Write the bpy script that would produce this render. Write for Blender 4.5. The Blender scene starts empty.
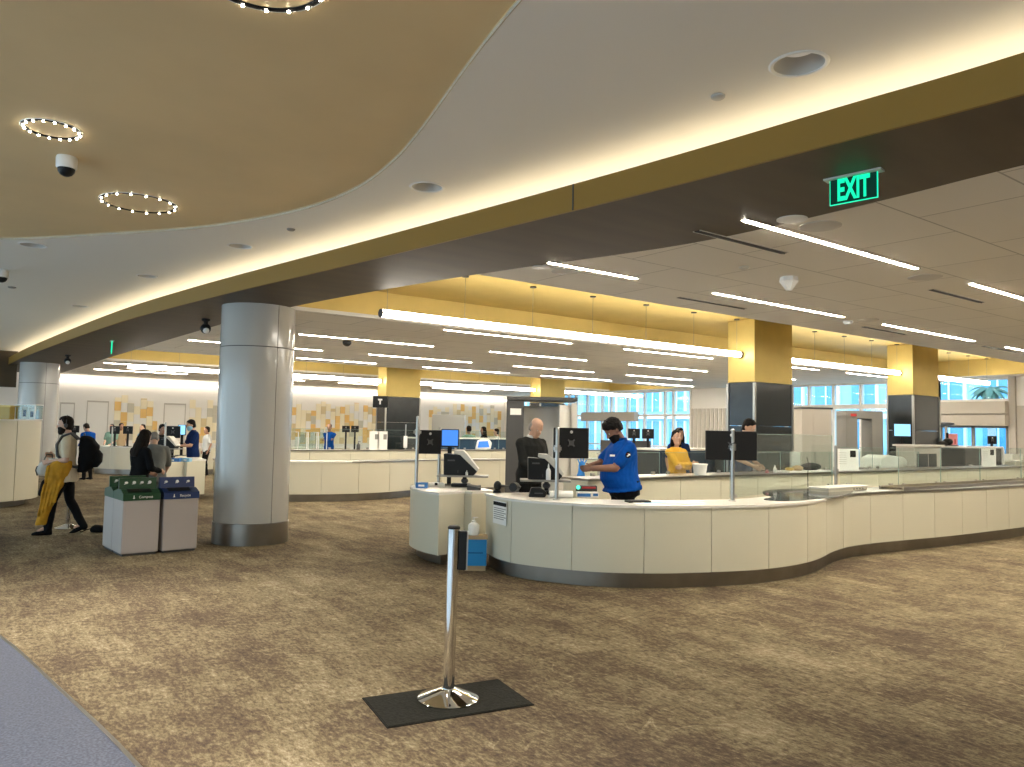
import bpy, bmesh, math, random
from mathutils import Vector, Matrix, noise as mnoise
from mathutils.geometry import tessellate_polygon
random.seed(7)
SC = bpy.context.scene
COL = SC.collection
PI = math.pi

# ------------------------------------------------------------------ camera geometry
F = 770.0; H = 1.70
PITCH = math.atan(46 / 770.0); ROLL = math.radians(1.1); AZ = math.radians(53.7)
fw = Vector((math.cos(AZ), math.sin(AZ), 0)); rt = Vector((math.sin(AZ), -math.cos(AZ), 0)); UP = Vector((0, 0, 1))
f2 = fw * math.cos(PITCH) + UP * math.sin(PITCH); u2 = -fw * math.sin(PITCH) + UP * math.cos(PITCH)
r3 = rt * math.cos(ROLL) + u2 * math.sin(ROLL); u3 = -rt * math.sin(ROLL) + u2 * math.cos(ROLL)
CAM = Vector((0, 0, H))
FACE = AZ - PI / 2          # rotation that turns local -Y towards the viewpoint

def ray(x, y): return f2 + r3 * ((x - 512) / F) + u3 * ((383.5 - y) / F)
def on(x, y, z=0.0):
    d = ray(x, y); return CAM + d * ((z - H) / d.z)
def at(x, y, dist): return CAM + ray(x, y) * dist
def onY(x, y, Y):
    d = ray(x, y); return CAM + d * (Y / d.y)
def onX(x, y, X):
    d = ray(x, y); return CAM + d * (X / d.x)

cam = bpy.data.cameras.new('camera'); camo = bpy.data.objects.new('camera', cam); COL.objects.link(camo)
cam.sensor_width = 36; cam.lens = F / 1024 * 36; cam.clip_end = 300; cam.clip_start = 0.05
M = Matrix((r3, u3, -f2)).transposed().to_4x4(); M.translation = CAM
camo.matrix_world = M
SC.camera = camo

# ------------------------------------------------------------------ materials
MATS = {}
def mat(name, col, rough=0.5, metal=0.0, emit=None, es=0.0, spec=None, noise=0.0, nscale=8.0, bump=0.0):
    if name in MATS: return MATS[name]
    m = bpy.data.materials.new(name); m.use_nodes = True
    nt = m.node_tree; b = nt.nodes['Principled BSDF']
    b.inputs['Base Color'].default_value = (*col, 1); b.inputs['Roughness'].default_value = rough
    b.inputs['Metallic'].default_value = metal
    if spec is not None: b.inputs['Specular IOR Level'].default_value = spec
    if emit: b.inputs['Emission Color'].default_value = (*emit, 1); b.inputs['Emission Strength'].default_value = es
    if noise or bump:
        tc = nt.nodes.new('ShaderNodeTexCoord'); nz = nt.nodes.new('ShaderNodeTexNoise')
        nz.inputs['Scale'].default_value = nscale; nz.inputs['Detail'].default_value = 4
        nt.links.new(tc.outputs['Object'], nz.inputs['Vector'])
        if noise:
            rmp = nt.nodes.new('ShaderNodeValToRGB')
            rmp.color_ramp.elements[0].position = 0.3; rmp.color_ramp.elements[1].position = 0.7
            rmp.color_ramp.elements[0].color = (*[c * (1 - noise) for c in col], 1)
            rmp.color_ramp.elements[1].color = (*[min(1, c * (1 + noise)) for c in col], 1)
            nt.links.new(nz.outputs['Fac'], rmp.inputs['Fac']); nt.links.new(rmp.outputs['Color'], b.inputs['Base Color'])
        if bump:
            bp = nt.nodes.new('ShaderNodeBump'); bp.inputs['Strength'].default_value = bump; bp.inputs['Distance'].default_value = 0.01
            nt.links.new(nz.outputs['Fac'], bp.inputs['Height']); nt.links.new(bp.outputs['Normal'], b.inputs['Normal'])
    MATS[name] = m
    return m

def emitter(name, col, s):
    return mat(name, (0.8, 0.8, 0.8), 0.5, emit=col, es=s)

def glass_mat(name, tint=(0.93, 0.97, 0.96), refl=0.10):
    m = bpy.data.materials.new(name); m.use_nodes = True; nt = m.node_tree
    for n in list(nt.nodes): nt.nodes.remove(n)
    out = nt.nodes.new('ShaderNodeOutputMaterial'); mx = nt.nodes.new('ShaderNodeMixShader')
    tr = nt.nodes.new('ShaderNodeBsdfTransparent'); gl = nt.nodes.new('ShaderNodeBsdfGlossy'); lw = nt.nodes.new('ShaderNodeLayerWeight')
    mp = nt.nodes.new('ShaderNodeMapRange')
    tr.inputs['Color'].default_value = (*tint, 1); gl.inputs['Roughness'].default_value = 0.02
    lw.inputs['Blend'].default_value = 0.25
    mp.inputs['To Min'].default_value = refl * 0.25; mp.inputs['To Max'].default_value = 0.16
    nt.links.new(lw.outputs['Fresnel'], mp.inputs['Value']); nt.links.new(mp.outputs['Result'], mx.inputs['Fac'])
    nt.links.new(tr.outputs[0], mx.inputs[1]); nt.links.new(gl.outputs[0], mx.inputs[2]); nt.links.new(mx.outputs[0], out.inputs['Surface'])
    MATS[name] = m
    return m

def carpet_mat():
    m = bpy.data.materials.new('carpet'); m.use_nodes = True; nt = m.node_tree; N = nt.nodes; L = nt.links
    b = N['Principled BSDF']; b.inputs['Roughness'].default_value = 0.95; b.inputs['Specular IOR Level'].default_value = 0.1
    tc = N.new('ShaderNodeTexCoord')
    def noise(scale, sx, sy, detail=5, rot=0.0, rough=0.6):
        mp = N.new('ShaderNodeMapping'); mp.inputs['Scale'].default_value = (sx, sy, 1); mp.inputs['Rotation'].default_value = (0, 0, rot)
        L.new(tc.outputs['Object'], mp.inputs['Vector'])
        n = N.new('ShaderNodeTexNoise'); n.inputs['Scale'].default_value = scale; n.inputs['Detail'].default_value = detail
        n.inputs['Roughness'].default_value = rough
        L.new(mp.outputs[0], n.inputs['Vector']); return n.outputs['Fac']
    def math_(op, a, c):
        x = N.new('ShaderNodeMath'); x.operation = op
        for i, v in enumerate((a, c)):
            if isinstance(v, (int, float)): x.inputs[i].default_value = v
            else: L.new(v, x.inputs[i])
        return x.outputs[0]
    big = noise(0.42, 1.0, 1.0, 3)
    blot = noise(1.3, 1.7, 0.9, 5, 0.0, 0.65)
    streak = noise(6.0, 2.6, 0.55, 4, 0.0, 0.65)
    streak2 = noise(6.0, 0.5, 2.4, 4, 0.0, 0.65)
    fine = noise(24, 1.5, 0.7, 4, 0.3, 0.85)
    # plank shaped carpet tiles, each a little lighter or darker
    mpb = N.new('ShaderNodeMapping'); mpb.inputs['Rotation'].default_value = (0, 0, PI/2)
    L.new(tc.outputs['Object'], mpb.inputs['Vector'])
    br = N.new('ShaderNodeTexBrick'); br.inputs['Scale'].default_value = 1; br.inputs['Brick Width'].default_value = 1.0; br.inputs['Row Height'].default_value = 0.25
    br.inputs['Mortar Size'].default_value = 0; br.inputs['Color1'].default_value = (0, 0, 0, 1); br.inputs['Color2'].default_value = (1, 1, 1, 1); br.inputs['Bias'].default_value = 0
    L.new(mpb.outputs[0], br.inputs['Vector'])
    s = math_('ADD', math_('MULTIPLY', big, 0.40), math_('MULTIPLY', blot, 0.42))
    s = math_('ADD', s, math_('MULTIPLY', streak, 0.34)); s = math_('ADD', s, math_('MULTIPLY', streak2, 0.20))
    s = math_('ADD', s, math_('MULTIPLY', fine, 0.95))
    s = math_('ADD', s, math_('MULTIPLY', br.outputs['Fac'] if False else br.outputs['Color'], 0.075))
    s = math_('SUBTRACT', math_('MULTIPLY', math_('SUBTRACT', s, 0.69), 1.22), 0.112)
    # thin pale squiggles woven in the pile
    wv = N.new('ShaderNodeTexNoise'); wv.inputs['Scale'].default_value = 2.2; wv.inputs['Detail'].default_value = 1
    L.new(tc.outputs['Object'], wv.inputs['Vector'])
    wm = N.new('ShaderNodeVectorMath'); wm.operation = 'MULTIPLY_ADD'; wm.inputs[1].default_value = (.55, .55, 0)
    L.new(wv.outputs['Color'], wm.inputs[0]); L.new(tc.outputs['Object'], wm.inputs[2])
    mp = N.new('ShaderNodeMapping'); mp.inputs['Rotation'].default_value = (0, 0, 0.2); mp.inputs['Scale'].default_value = (1.5, 0.8, 1)
    L.new(wm.outputs[0], mp.inputs['Vector'])
    vo = N.new('ShaderNodeTexVoronoi'); vo.feature = 'DISTANCE_TO_EDGE'; vo.inputs['Scale'].default_value = 2.6
    L.new(mp.outputs[0], vo.inputs['Vector'])
    ln = math_('LESS_THAN', vo.outputs['Distance'], 0.014)
    ln = math_('MULTIPLY', ln, math_('GREATER_THAN', noise(1.6, 1, 1, 2), 0.59))
    s = math_('ADD', s, math_('MULTIPLY', ln, 0.11))
    r = N.new('ShaderNodeValToRGB'); e = r.color_ramp.elements
    e[0].position = 0.22; e[0].color = (0.060, 0.043, 0.034, 1)
    e[1].position = 0.80; e[1].color = (0.37, 0.31, 0.215, 1)
    k = e.new(0.40); k.color = (0.105, 0.076, 0.053, 1); k = e.new(0.56); k.color = (0.195, 0.153, 0.090, 1)
    L.new(s, r.inputs['Fac']); L.new(r.outputs['Color'], b.inputs['Base Color'])
    bp = N.new('ShaderNodeBump'); bp.inputs['Strength'].default_value = 0.3; bp.inputs['Distance'].default_value = 0.004
    L.new(fine, bp.inputs['Height']); L.new(bp.outputs['Normal'], b.inputs['Normal'])
    MATS['carpet'] = m; return m

def stone_mat():
    m = bpy.data.materials.new('terrazzo'); m.use_nodes = True; nt = m.node_tree; N = nt.nodes; L = nt.links
    b = N['Principled BSDF']; b.inputs['Roughness'].default_value = 0.28
    tc = N.new('ShaderNodeTexCoord'); vo = N.new('ShaderNodeTexNoise'); vo.inputs['Scale'].default_value = 70; vo.inputs['Detail'].default_value = 3
    L.new(tc.outputs['Object'], vo.inputs['Vector'])
    r = N.new('ShaderNodeValToRGB'); e = r.color_ramp.elements
    e[0].position = 0.35; e[0].color = (0.045, 0.053, 0.085, 1); e[1].position = 0.68; e[1].color = (0.16, 0.175, 0.235, 1)
    L.new(vo.outputs['Fac'], r.inputs['Fac']); L.new(r.outputs['Color'], b.inputs['Base Color'])
    MATS['terrazzo'] = m; return m

def tile_ceiling_mat():
    m = bpy.data.materials.new('ceiling_tiles'); m.use_nodes = True; nt = m.node_tree; N = nt.nodes; L = nt.links
    b = N['Principled BSDF']; b.inputs['Roughness'].default_value = 0.9
    tc = N.new('ShaderNodeTexCoord'); mp = N.new('ShaderNodeMapping'); mp.inputs['Location'].default_value = (-0.35, -0.42, 0)
    L.new(tc.outputs['Object'], mp.inputs['Vector'])
    br = N.new('ShaderNodeTexBrick'); br.offset = 0.5; br.squash = 1
    br.inputs['Scale'].default_value = 1; br.inputs['Brick Width'].default_value = 1.28; br.inputs['Row Height'].default_value = 0.84
    br.inputs['Mortar Size'].default_value = 0.007; br.inputs['Mortar Smooth'].default_value = 0
    br.inputs['Color1'].default_value = (0.85, 0.81, 0.735, 1); br.inputs['Color2'].default_value = (0.82, 0.78, 0.71, 1)
    br.inputs['Mortar'].default_value = (0.5, 0.47, 0.42, 1)
    L.new(mp.outputs[0], br.inputs['Vector']); L.new(br.outputs['Color'], b.inputs['Base Color'])
    MATS['ceiling_tiles'] = m; return m

def soffit_mat():
    m = bpy.data.materials.new('soffit_bronze'); m.use_nodes = True; nt = m.node_tree; N = nt.nodes; L = nt.links
    b = N['Principled BSDF']; b.inputs['Roughness'].default_value = 0.58; b.inputs['Metallic'].default_value = 0.15
    tc = N.new('ShaderNodeTexCoord'); mp = N.new('ShaderNodeMapping'); mp.inputs['Scale'].default_value = (0.6, 3.0, 1)
    L.new(tc.outputs['Object'], mp.inputs['Vector'])
    n = N.new('ShaderNodeTexNoise'); n.inputs['Scale'].default_value = 1.2; n.inputs['Detail'].default_value = 4
    L.new(mp.outputs[0], n.inputs['Vector'])
    r = N.new('ShaderNodeValToRGB'); e = r.color_ramp.elements
    e[0].position = 0.3; e[0].color = (0.060, 0.039, 0.019, 1); e[1].position = 0.75; e[1].color = (0.095, 0.063, 0.031, 1)
    L.new(n.outputs['Fac'], r.inputs['Fac']); L.new(r.outputs['Color'], b.inputs['Base Color'])
    MATS['soffit_bronze'] = m; return m

carpet_mat(); stone_mat(); tile_ceiling_mat(); soffit_mat()
GLASS = glass_mat('clear_glass'); WGLASS = glass_mat('window_glass', (0.80, 0.93, 1.0), 0.05)
mat('white_ceiling', (0.86, 0.825, 0.75), 0.85)
mat('tan_ceiling', (0.74, 0.56, 0.30), 0.6, noise=0.06, nscale=0.9)
mat('pale_rim', (0.62, 0.50, 0.30), 0.6)
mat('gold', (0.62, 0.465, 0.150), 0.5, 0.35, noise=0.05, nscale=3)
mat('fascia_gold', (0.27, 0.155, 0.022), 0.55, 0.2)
mat('wall_white', (0.80, 0.765, 0.71), 0.8)
mat('taupe', (0.50, 0.455, 0.40), 0.7)
mat('pillar_stone', (0.016, 0.020, 0.023), 0.20, spec=0.5, noise=0.2, nscale=4)
mat('column_white', (0.46, 0.45, 0.425), 0.14)
mat('seam_dark', (0.05, 0.05, 0.05), 0.7)
mat('steel', (0.40, 0.385, 0.36), 0.34, 1.0)
mat('brushed_steel', (0.27, 0.25, 0.225), 0.33, 1.0, noise=0.12, nscale=3)
mat('chrome', (0.80, 0.80, 0.80), 0.06, 1.0)
mat('counter_panel', (0.64, 0.60, 0.475), 0.36)
mat('counter_white', (0.78, 0.75, 0.69), 0.25)
mat('dark_top', (0.05, 0.055, 0.06), 0.08)
mat('black_plastic', (0.008, 0.008, 0.009), 0.45, spec=0.25)
mat('dark_grey', (0.05, 0.05, 0.052), 0.5)
mat('mid_grey', (0.25, 0.24, 0.225), 0.5)
mat('tile_grey', (0.62, 0.58, 0.52), 0.6)
mat('light_grey', (0.55, 0.53, 0.49), 0.45)
mat('white_plastic', (0.82, 0.81, 0.79), 0.35)
mat('paper', (0.85, 0.84, 0.81), 0.7)
mat('rubber_mat', (0.018, 0.017, 0.014), 0.9, spec=0.15, noise=0.25, nscale=60, bump=0.4)
mat('bin_grey', (0.40, 0.355, 0.335), 0.45)
mat('bin_green', (0.006, 0.052, 0.018), 0.4)
mat('bin_blue', (0.006, 0.026, 0.115), 0.4)
mat('crate_blue', (0.01, 0.23, 0.55), 0.5)
mat('box_blue', (0.03, 0.16, 0.45), 0.5)
mat('skin_light', (0.56, 0.33, 0.23), 0.5)
mat('skin_mid', (0.40, 0.215, 0.14), 0.5)
mat('skin_dark', (0.20, 0.095, 0.06), 0.5)
mat('hair_black', (0.006, 0.005, 0.005), 0.6, spec=0.12, noise=0.3, nscale=60)
mat('hair_brown', (0.014, 0.009, 0.006), 0.6, spec=0.12, noise=0.3, nscale=60)
mat('hair_grey', (0.24, 0.225, 0.21), 0.7)
mat('locker_grey', (0.36, 0.36, 0.34), 0.4)
mat('royal_blue', (0.003, 0.060, 0.30), 0.8, spec=0.08, noise=0.1, nscale=12)
mat('navy', (0.008, 0.022, 0.095), 0.8, spec=0.1)
mat('black_cloth', (0.007, 0.007, 0.008), 0.85, spec=0.12)
mat('suit_grey', (0.020, 0.021, 0.021), 0.85, spec=0.12)
mat('grey_cloth', (0.17, 0.18, 0.175), 0.85)
mat('cream_cloth', (0.62, 0.52, 0.37), 0.85)
mat('mustard', (0.50, 0.245, 0.010), 0.85, noise=0.2, nscale=10)
mat('yellow_cloth', (0.72, 0.40, 0.035), 0.85)
mat('green_cloth', (0.19, 0.32, 0.25), 0.85)
mat('white_cloth', (0.70, 0.70, 0.68), 0.8)
mat('denim', (0.10, 0.14, 0.19), 0.8)
mat('tan_cloth', (0.45, 0.33, 0.19), 0.8)
mat('mask_blue', (0.25, 0.52, 0.72), 0.7)
mat('glove_blue', (0.03, 0.28, 0.80), 0.4)
mat('eye_white', (0.8, 0.8, 0.78), 0.2)
mat('scanner_grey', (0.62, 0.61, 0.58), 0.35)
mat('iris', (0.02, 0.012, 0.008), 0.1)
mat('lips', (0.32, 0.12, 0.09), 0.5)
mat('mosaic_orange', (0.80, 0.50, 0.16), 0.5); mat('mosaic_tan', (0.66, 0.53, 0.30), 0.5)
mat('mosaic_cream', (0.84, 0.74, 0.52), 0.5); mat('mosaic_sage', (0.56, 0.52, 0.41), 0.5)
mat('black_glass', (0.010, 0.013, 0.016), 0.35, spec=0.25)
mat('navy_panel', (0.02, 0.05, 0.10), 0.35)
mat('facade_blue', (0.30, 0.58, 0.80), 0.6); mat('facade_white', (0.85, 0.88, 0.90), 0.7)
mat('facade_glass', (0.10, 0.33, 0.55), 0.2)
mat('leaf', (0.05, 0.12, 0.09), 0.6); mat('bark', (0.45, 0.42, 0.40), 0.8)
mat('pavement', (0.45, 0.46, 0.47), 0.9)
mat('amber', (0.45, 0.30, 0.04), 0.4)
mat('pink', (0.75, 0.30, 0.32), 0.5)
mat('red', (0.5, 0.03, 0.03), 0.5)
mat('green_glow', (0.0, 0.3, 0.2), 0.5, emit=(0.0, 0.85, 0.42), es=0.7)
mat('exit_plate', (0.004, 0.03, 0.02), 0.15, emit=(0.0, 0.10, 0.06), es=0.10)
mat('exit_letters', (0.0, 0.3, 0.2), 0.5, emit=(0.0, 1.0, 0.42), es=0.62)
mat('screen_blue', (0.02, 0.06, 0.2), 0.2, emit=(0.05, 0.20, 0.62), es=0.8)
mat('screen_cyan', (0.1, 0.3, 0.5), 0.2, emit=(0.25, 0.55, 0.85), es=0.9)
mat('status_green', (0, 0.3, 0.2), 0.4, emit=(0.1, 0.9, 0.5), es=1.0)
emitter('strip_light', (1.0, 0.91, 0.74), 98.0)
emitter('pendant_light', (1.0, 0.92, 0.80), 14.0)
emitter('cove_light', (1.0, 0.86, 0.62), 2.3)
emitter('led_dot', (1.0, 0.90, 0.70), 30.0)
emitter('wallwash_light', (1.0, 0.90, 0.78), 2.6)
emitter('downlight_lens', (1.0, 0.90, 0.74), 0.12)

# ------------------------------------------------------------------ mesh builder
class MB:
    def __init__(s): s.bm = bmesh.new(); s.mi = 0
    def _face(s, vs):
        try:
            f = s.bm.faces.new(vs); f.material_index = s.mi; f.smooth = getattr(s, 'sm', False); return f
        except ValueError: return None
    def box(s, lo, hi, rot=0.0, org=None):
        x0, y0, z0 = lo; x1, y1, z1 = hi
        P = [(x0,y0,z0),(x1,y0,z0),(x1,y1,z0),(x0,y1,z0),(x0,y0,z1),(x1,y0,z1),(x1,y1,z1),(x0,y1,z1)]
        if rot:
            o = Vector(org) if org is not None else Vector(((x0+x1)/2, (y0+y1)/2, 0)); R = Matrix.Rotation(rot, 3, 'Z')
            P = [R @ (Vector(p) - o) + o for p in P]
        v = [s.bm.verts.new(p) for p in P]
        for q in ((3,2,1,0),(4,5,6,7),(0,1,5,4),(1,2,6,5),(2,3,7,6),(3,0,4,7)): s._face([v[i] for i in q])
        return s
    def hexa(s, P):
        v = [s.bm.verts.new(p) for p in P]
        for q in ((3,2,1,0),(4,5,6,7),(0,1,5,4),(1,2,6,5),(2,3,7,6),(3,0,4,7)): s._face([v[i] for i in q])
        return s
    def rings(s, rr, cap=True, closed=False):
        V = [[s.bm.verts.new(p) for p in r] for r in rr]; n = len(V[0])
        K = len(V) if closed else len(V) - 1
        for i in range(K):
            a, b = V[i], V[(i + 1) % len(V)]
            for j in range(n): s._face([a[j], a[(j+1) % n], b[(j+1) % n], b[j]])
        if cap and not closed: s._face(V[0][::-1]); s._face(V[-1])
        return s
    def loft(s, secs, n=16, cap=True):
        """secs: (centre, axis_a, axis_b) ellipses"""
        rr = []
        for c, a, b in secs:
            c, a, b = Vector(c), Vector(a), Vector(b)
            rr.append([c + a * math.cos(2*PI*k/n) + b * math.sin(2*PI*k/n) for k in range(n)])
        return s.rings(rr, cap)
    def tube(s, pts, rad, n=10, cap=True):
        pts = [Vector(p) for p in pts]
        if not isinstance(rad, (list, tuple)): rad = [rad] * len(pts)
        secs = []; prev = None
        for i, p in enumerate(pts):
            d = (pts[min(i+1, len(pts)-1)] - pts[max(i-1, 0)]).normalized()
            ref = prev if prev is not None else (Vector((0,0,1)) if abs(d.z) < 0.9 else Vector((1,0,0)))
            a = (ref - d * ref.dot(d)).normalized(); b = d.cross(a); prev = a
            secs.append((p, a * rad[i], b * rad[i]))
        return s.loft(secs, n, cap)
    def capsule(s, a, b, ra, rb, n=14):
        a, b = Vector(a), Vector(b); d = (b - a)
        if d.length < 1e-6: return s
        d = d.normalized(); ref = Vector((0,0,1)) if abs(d.z) < 0.9 else Vector((1,0,0))
        u = (ref - d * ref.dot(d)).normalized(); w = d.cross(u); secs = []
        for t in (-80, -55, -28, 0): 
            c = math.radians(t); secs.append((a + d * ra * math.sin(c), u * ra * math.cos(c), w * ra * math.cos(c)))
        for t in (0, 28, 55, 80):
            c = math.radians(t); secs.append((b + d * rb * math.sin(c), u * rb * math.cos(c), w * rb * math.cos(c)))
        return s.loft(secs, n)
    def ell(s, c, r, n=16, m=10, R=None):
        c = Vector(c); secs = []
        for i in range(m + 1):
            t = -PI/2 + PI * (i + 0.02 * (i == 0) - 0.02 * (i == m)) / m
            z = math.sin(t) * r[2]; q = max(math.cos(t), 0.02)
            o, a, b = Vector((0,0,z)), Vector((r[0]*q,0,0)), Vector((0,r[1]*q,0))
            if R is not None: o, a, b = R @ o, R @ a, R @ b
            secs.append((c + o, a, b))
        return s.loft(secs, n)
    def lathe(s, prof, c=(0,0,0), n=32):
        c = Vector(c)
        return s.loft([(c + Vector((0,0,z)), (r,0,0), (0,r,0)) for r, z in prof], n)
    def prism(s, poly, z0, z1, holes=()):
        """poly list of xy, extruded in z"""
        loops = [[Vector((p[0], p[1], 0)) for p in lp] for lp in (poly, *holes)]
        tris = tessellate_polygon(loops); P = [p for lp in loops for p in lp]
        lo = [s.bm.verts.new((p.x, p.y, z0)) for p in P]; hi = [s.bm.verts.new((p.x, p.y, z1)) for p in P]
        for t in tris: s._face([lo[i] for i in t]); s._face([hi[i] for i in t])
        k = 0
        for lp in loops:
            n = len(lp)
            for i in range(n): s._face([lo[k+i], lo[k+(i+1) % n], hi[k+(i+1) % n], hi[k+i]])
            k += n
        return s
    def xprism(s, poly, y0, y1):
        """poly list of xz, extruded in y"""
        P = [Vector((p[0], p[1], 0)) for p in poly]; tris = tessellate_polygon([P]); n = len(P)
        lo = [s.bm.verts.new((p.x, y0, p.y)) for p in P]; hi = [s.bm.verts.new((p.x, y1, p.y)) for p in P]
        for t in tris: s._face([lo[i] for i in t]); s._face([hi[i] for i in t])
        for i in range(n): s._face([lo[i], lo[(i+1) % n], hi[(i+1) % n], hi[i]])
        return s
    def ring(s, c, R, r, n=40, m=8, sz=1.0):
        c = Vector(c); rr = []
        for i in range(n):
            a = 2*PI*i/n; d = Vector((math.cos(a), math.sin(a), 0))
            rr.append([c + d*(R + r*math.cos(2*PI*k/m)) + Vector((0,0,r*sz*math.sin(2*PI*k/m))) for k in range(m)])
        return s.rings(rr, False, True)

def obj(name, mb, material, parent=None, smooth=False, bevel=0.0, mats=None):
    bm = mb.bm
    bmesh.ops.recalc_face_normals(bm, faces=bm.faces)
    me = bpy.data.meshes.new(name); bm.to_mesh(me); bm.free()
    if mats:
        for k in mats: me.materials.append(MATS[k])
    else: me.materials.append(MATS[material] if isinstance(material, str) else material)
    o = bpy.data.objects.new(name, me); COL.objects.link(o)
    if parent is not None: o.parent = parent
    if smooth:
        for p in me.polygons: p.use_smooth = True
        me.set_sharp_from_angle(angle=math.radians(42))
    if bevel:
        md = o.modifiers.new('bevel', 'BEVEL'); md.width = bevel; md.segments = 2; md.limit_method = 'ANGLE'
    return o

def tag(o, label, cat, group=None, kind=None):
    if label: o['label'] = label
    if cat: o['category'] = cat
    if group: o['group'] = group
    if kind: o['kind'] = kind
    return o
def thing(name, label, cat, loc=(0,0,0), rz=0.0, group=None):
    o = bpy.data.objects.new(name, None); COL.objects.link(o); o.empty_display_size = 0.1
    o.location = loc; o.rotation_euler = (0, 0, rz)
    return tag(o, label, cat, group)
def struct(name, mb, material, **k):
    o = obj(name, mb, material, **k); o['kind'] = 'structure'; return o
def dup(root, loc, rz, label, group=None):
    r = root.copy(); COL.objects.link(r); r.location = loc; r.rotation_euler = (0, 0, rz)
    if label: r['label'] = label
    if group: r['group'] = group
    for ch in list(root.children):
        c = ch.copy(); COL.objects.link(c); c.parent = r
        for g in list(ch.children):
            d = g.copy(); COL.objects.link(d); d.parent = c
    return r

def remesh(mb, voxel, smooth_it=4):
    """one continuous skin from overlapping lofts"""
    bmesh.ops.recalc_face_normals(mb.bm, faces=mb.bm.faces)
    me = bpy.data.meshes.new('tmp'); mb.bm.to_mesh(me); mb.bm.free()
    o = bpy.data.objects.new('tmp', me); COL.objects.link(o)
    md = o.modifiers.new('r', 'REMESH'); md.mode = 'VOXEL'; md.voxel_size = voxel; md.use_smooth_shade = True
    if smooth_it:
        sm = o.modifiers.new('s', 'SMOOTH'); sm.factor = 0.5; sm.iterations = smooth_it
    dg = bpy.context.evaluated_depsgraph_get(); dg.update()
    out = bpy.data.meshes.new_from_object(o.evaluated_get(dg), depsgraph=dg)
    bpy.data.objects.remove(o); bpy.data.meshes.remove(me)
    return out
def skin_obj(name, mb, voxel, material, parent, smooth_it=4, folds=0.0, freq=(14, 14, 14)):
    me = remesh(mb, voxel, smooth_it)
    if folds:
        nv = len(me.vertices); co = [0.0]*(3*nv); me.vertices.foreach_get('co', co)
        nr = [0.0]*(3*nv); me.vertex_normals.foreach_get('vector', nr)
        for i in range(0, 3*nv, 3):
            q = Vector((co[i]*freq[0], co[i+1]*freq[1], co[i+2]*freq[2])); k = folds*(mnoise.noise(q) + .5*mnoise.noise(q*2.3))
            co[i] += nr[i]*k; co[i+1] += nr[i+1]*k; co[i+2] += nr[i+2]*k
        me.vertices.foreach_set('co', co); me.update()
    me.name = name; me.materials.clear(); me.materials.append(MATS[material])
    for p in me.polygons: p.use_smooth = True; p.material_index = 0
    o = bpy.data.objects.new(name, me); COL.objects.link(o); o.parent = parent
    return o

def spline(P, n=8):
    """Catmull-Rom through P"""
    P = [Vector((p[0], p[1], 0)) for p in P]; out = []
    for i in range(len(P) - 1):
        p0 = P[i-1] if i else P[0]*2 - P[1]; p1, p2 = P[i], P[i+1]; p3 = P[i+2] if i+2 < len(P) else P[-1]*2 - P[-2]
        for k in range(n):
            t = k / n
            out.append(0.5*((2*p1) + (p2-p0)*t + (2*p0-5*p1+4*p2-p3)*t*t + (3*p1-p0-3*p2+p3)*t**3))
    out.append(P[-1]); return out
def resample(P, step):
    out = [P[0].copy()]; acc = 0.0
    for a, b in zip(P, P[1:]):
        L = (b - a).length
        while acc + L >= step and L > 1e-9:
            t = (step - acc) / L; a = a.lerp(b, t); out.append(a.copy()); L = (b - a).length; acc = 0.0
        acc += L
    if (out[-1] - P[-1]).length > 1e-3: out.append(P[-1].copy())
    return out
def offset(P, d):
    out = []
    for i, p in enumerate(P):
        t = (P[min(i+1, len(P)-1)] - P[max(i-1, 0)]).normalized()
        out.append(p + Vector((-t.y, t.x, 0)) * d)
    return out

def text_mesh(name, body, size, material, parent, loc, rot, sx=1.0, depth=0.0015, align='CENTER', bold=0.0):
    cu = bpy.data.curves.new('t', 'FONT'); cu.body = body; cu.size = size; cu.extrude = depth; cu.offset = bold; cu.align_x = align; cu.align_y = 'CENTER'
    o = bpy.data.objects.new('t', cu); COL.objects.link(o)
    dg = bpy.context.evaluated_depsgraph_get(); dg.update()
    me = bpy.data.meshes.new_from_object(o.evaluated_get(dg), depsgraph=dg)
    bpy.data.objects.remove(o); bpy.data.curves.remove(cu)
    me.materials.clear(); me.materials.append(MATS[material])
    t = bpy.data.objects.new(name, me); COL.objects.link(t); t.parent = parent
    t.location = loc; t.rotation_euler = rot; t.scale = (sx, 1, 1)
    return t

ORD = ['first','second','third','fourth','fifth','sixth','seventh','eighth','ninth','tenth','eleventh','twelfth']
exec_parts = []

# ================================================================== THE SHELL
ZT, ZW, TR = 3.43, 3.85, .03              # tiled ceiling / white ceiling
XR, YB, XL, YF = 23.8, 33.0, -7.0, -5.0

# floor: carpet and a strip of terrazzo along its left edge
edge = spline([(1.05, -5), (1.02, 0), (0.97, 2.5), (0.86, 4.22), (0.66, 5.8), (0.44, 7.31), (0.05, 9.0), (-0.6, 10.8), (-1.6, 12.4), (-3.5, 14), (-7, 15.2)], 6)
e2 = [(p.x, p.y) for p in edge]
struct('floor', MB().prism(e2 + [(XL, YB), (XR, YB), (XR, YF)], -0.05, 0.0), 'carpet')
struct('floor.001', MB().prism([(XL, YF)] + e2, -0.05, 0.002), 'terrazzo')
tm = MB()
for a, b in zip(edge, edge[1:]):
    t = (b - a).normalized(); n = Vector((-t.y, t.x, 0)) * 0.012
    tm.hexa([a-n, a+n, b+n, b-n] + [q + UP*0.005 for q in (a-n, a+n, b+n, b-n)])
struct('trim_1', tm, 'steel')

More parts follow.
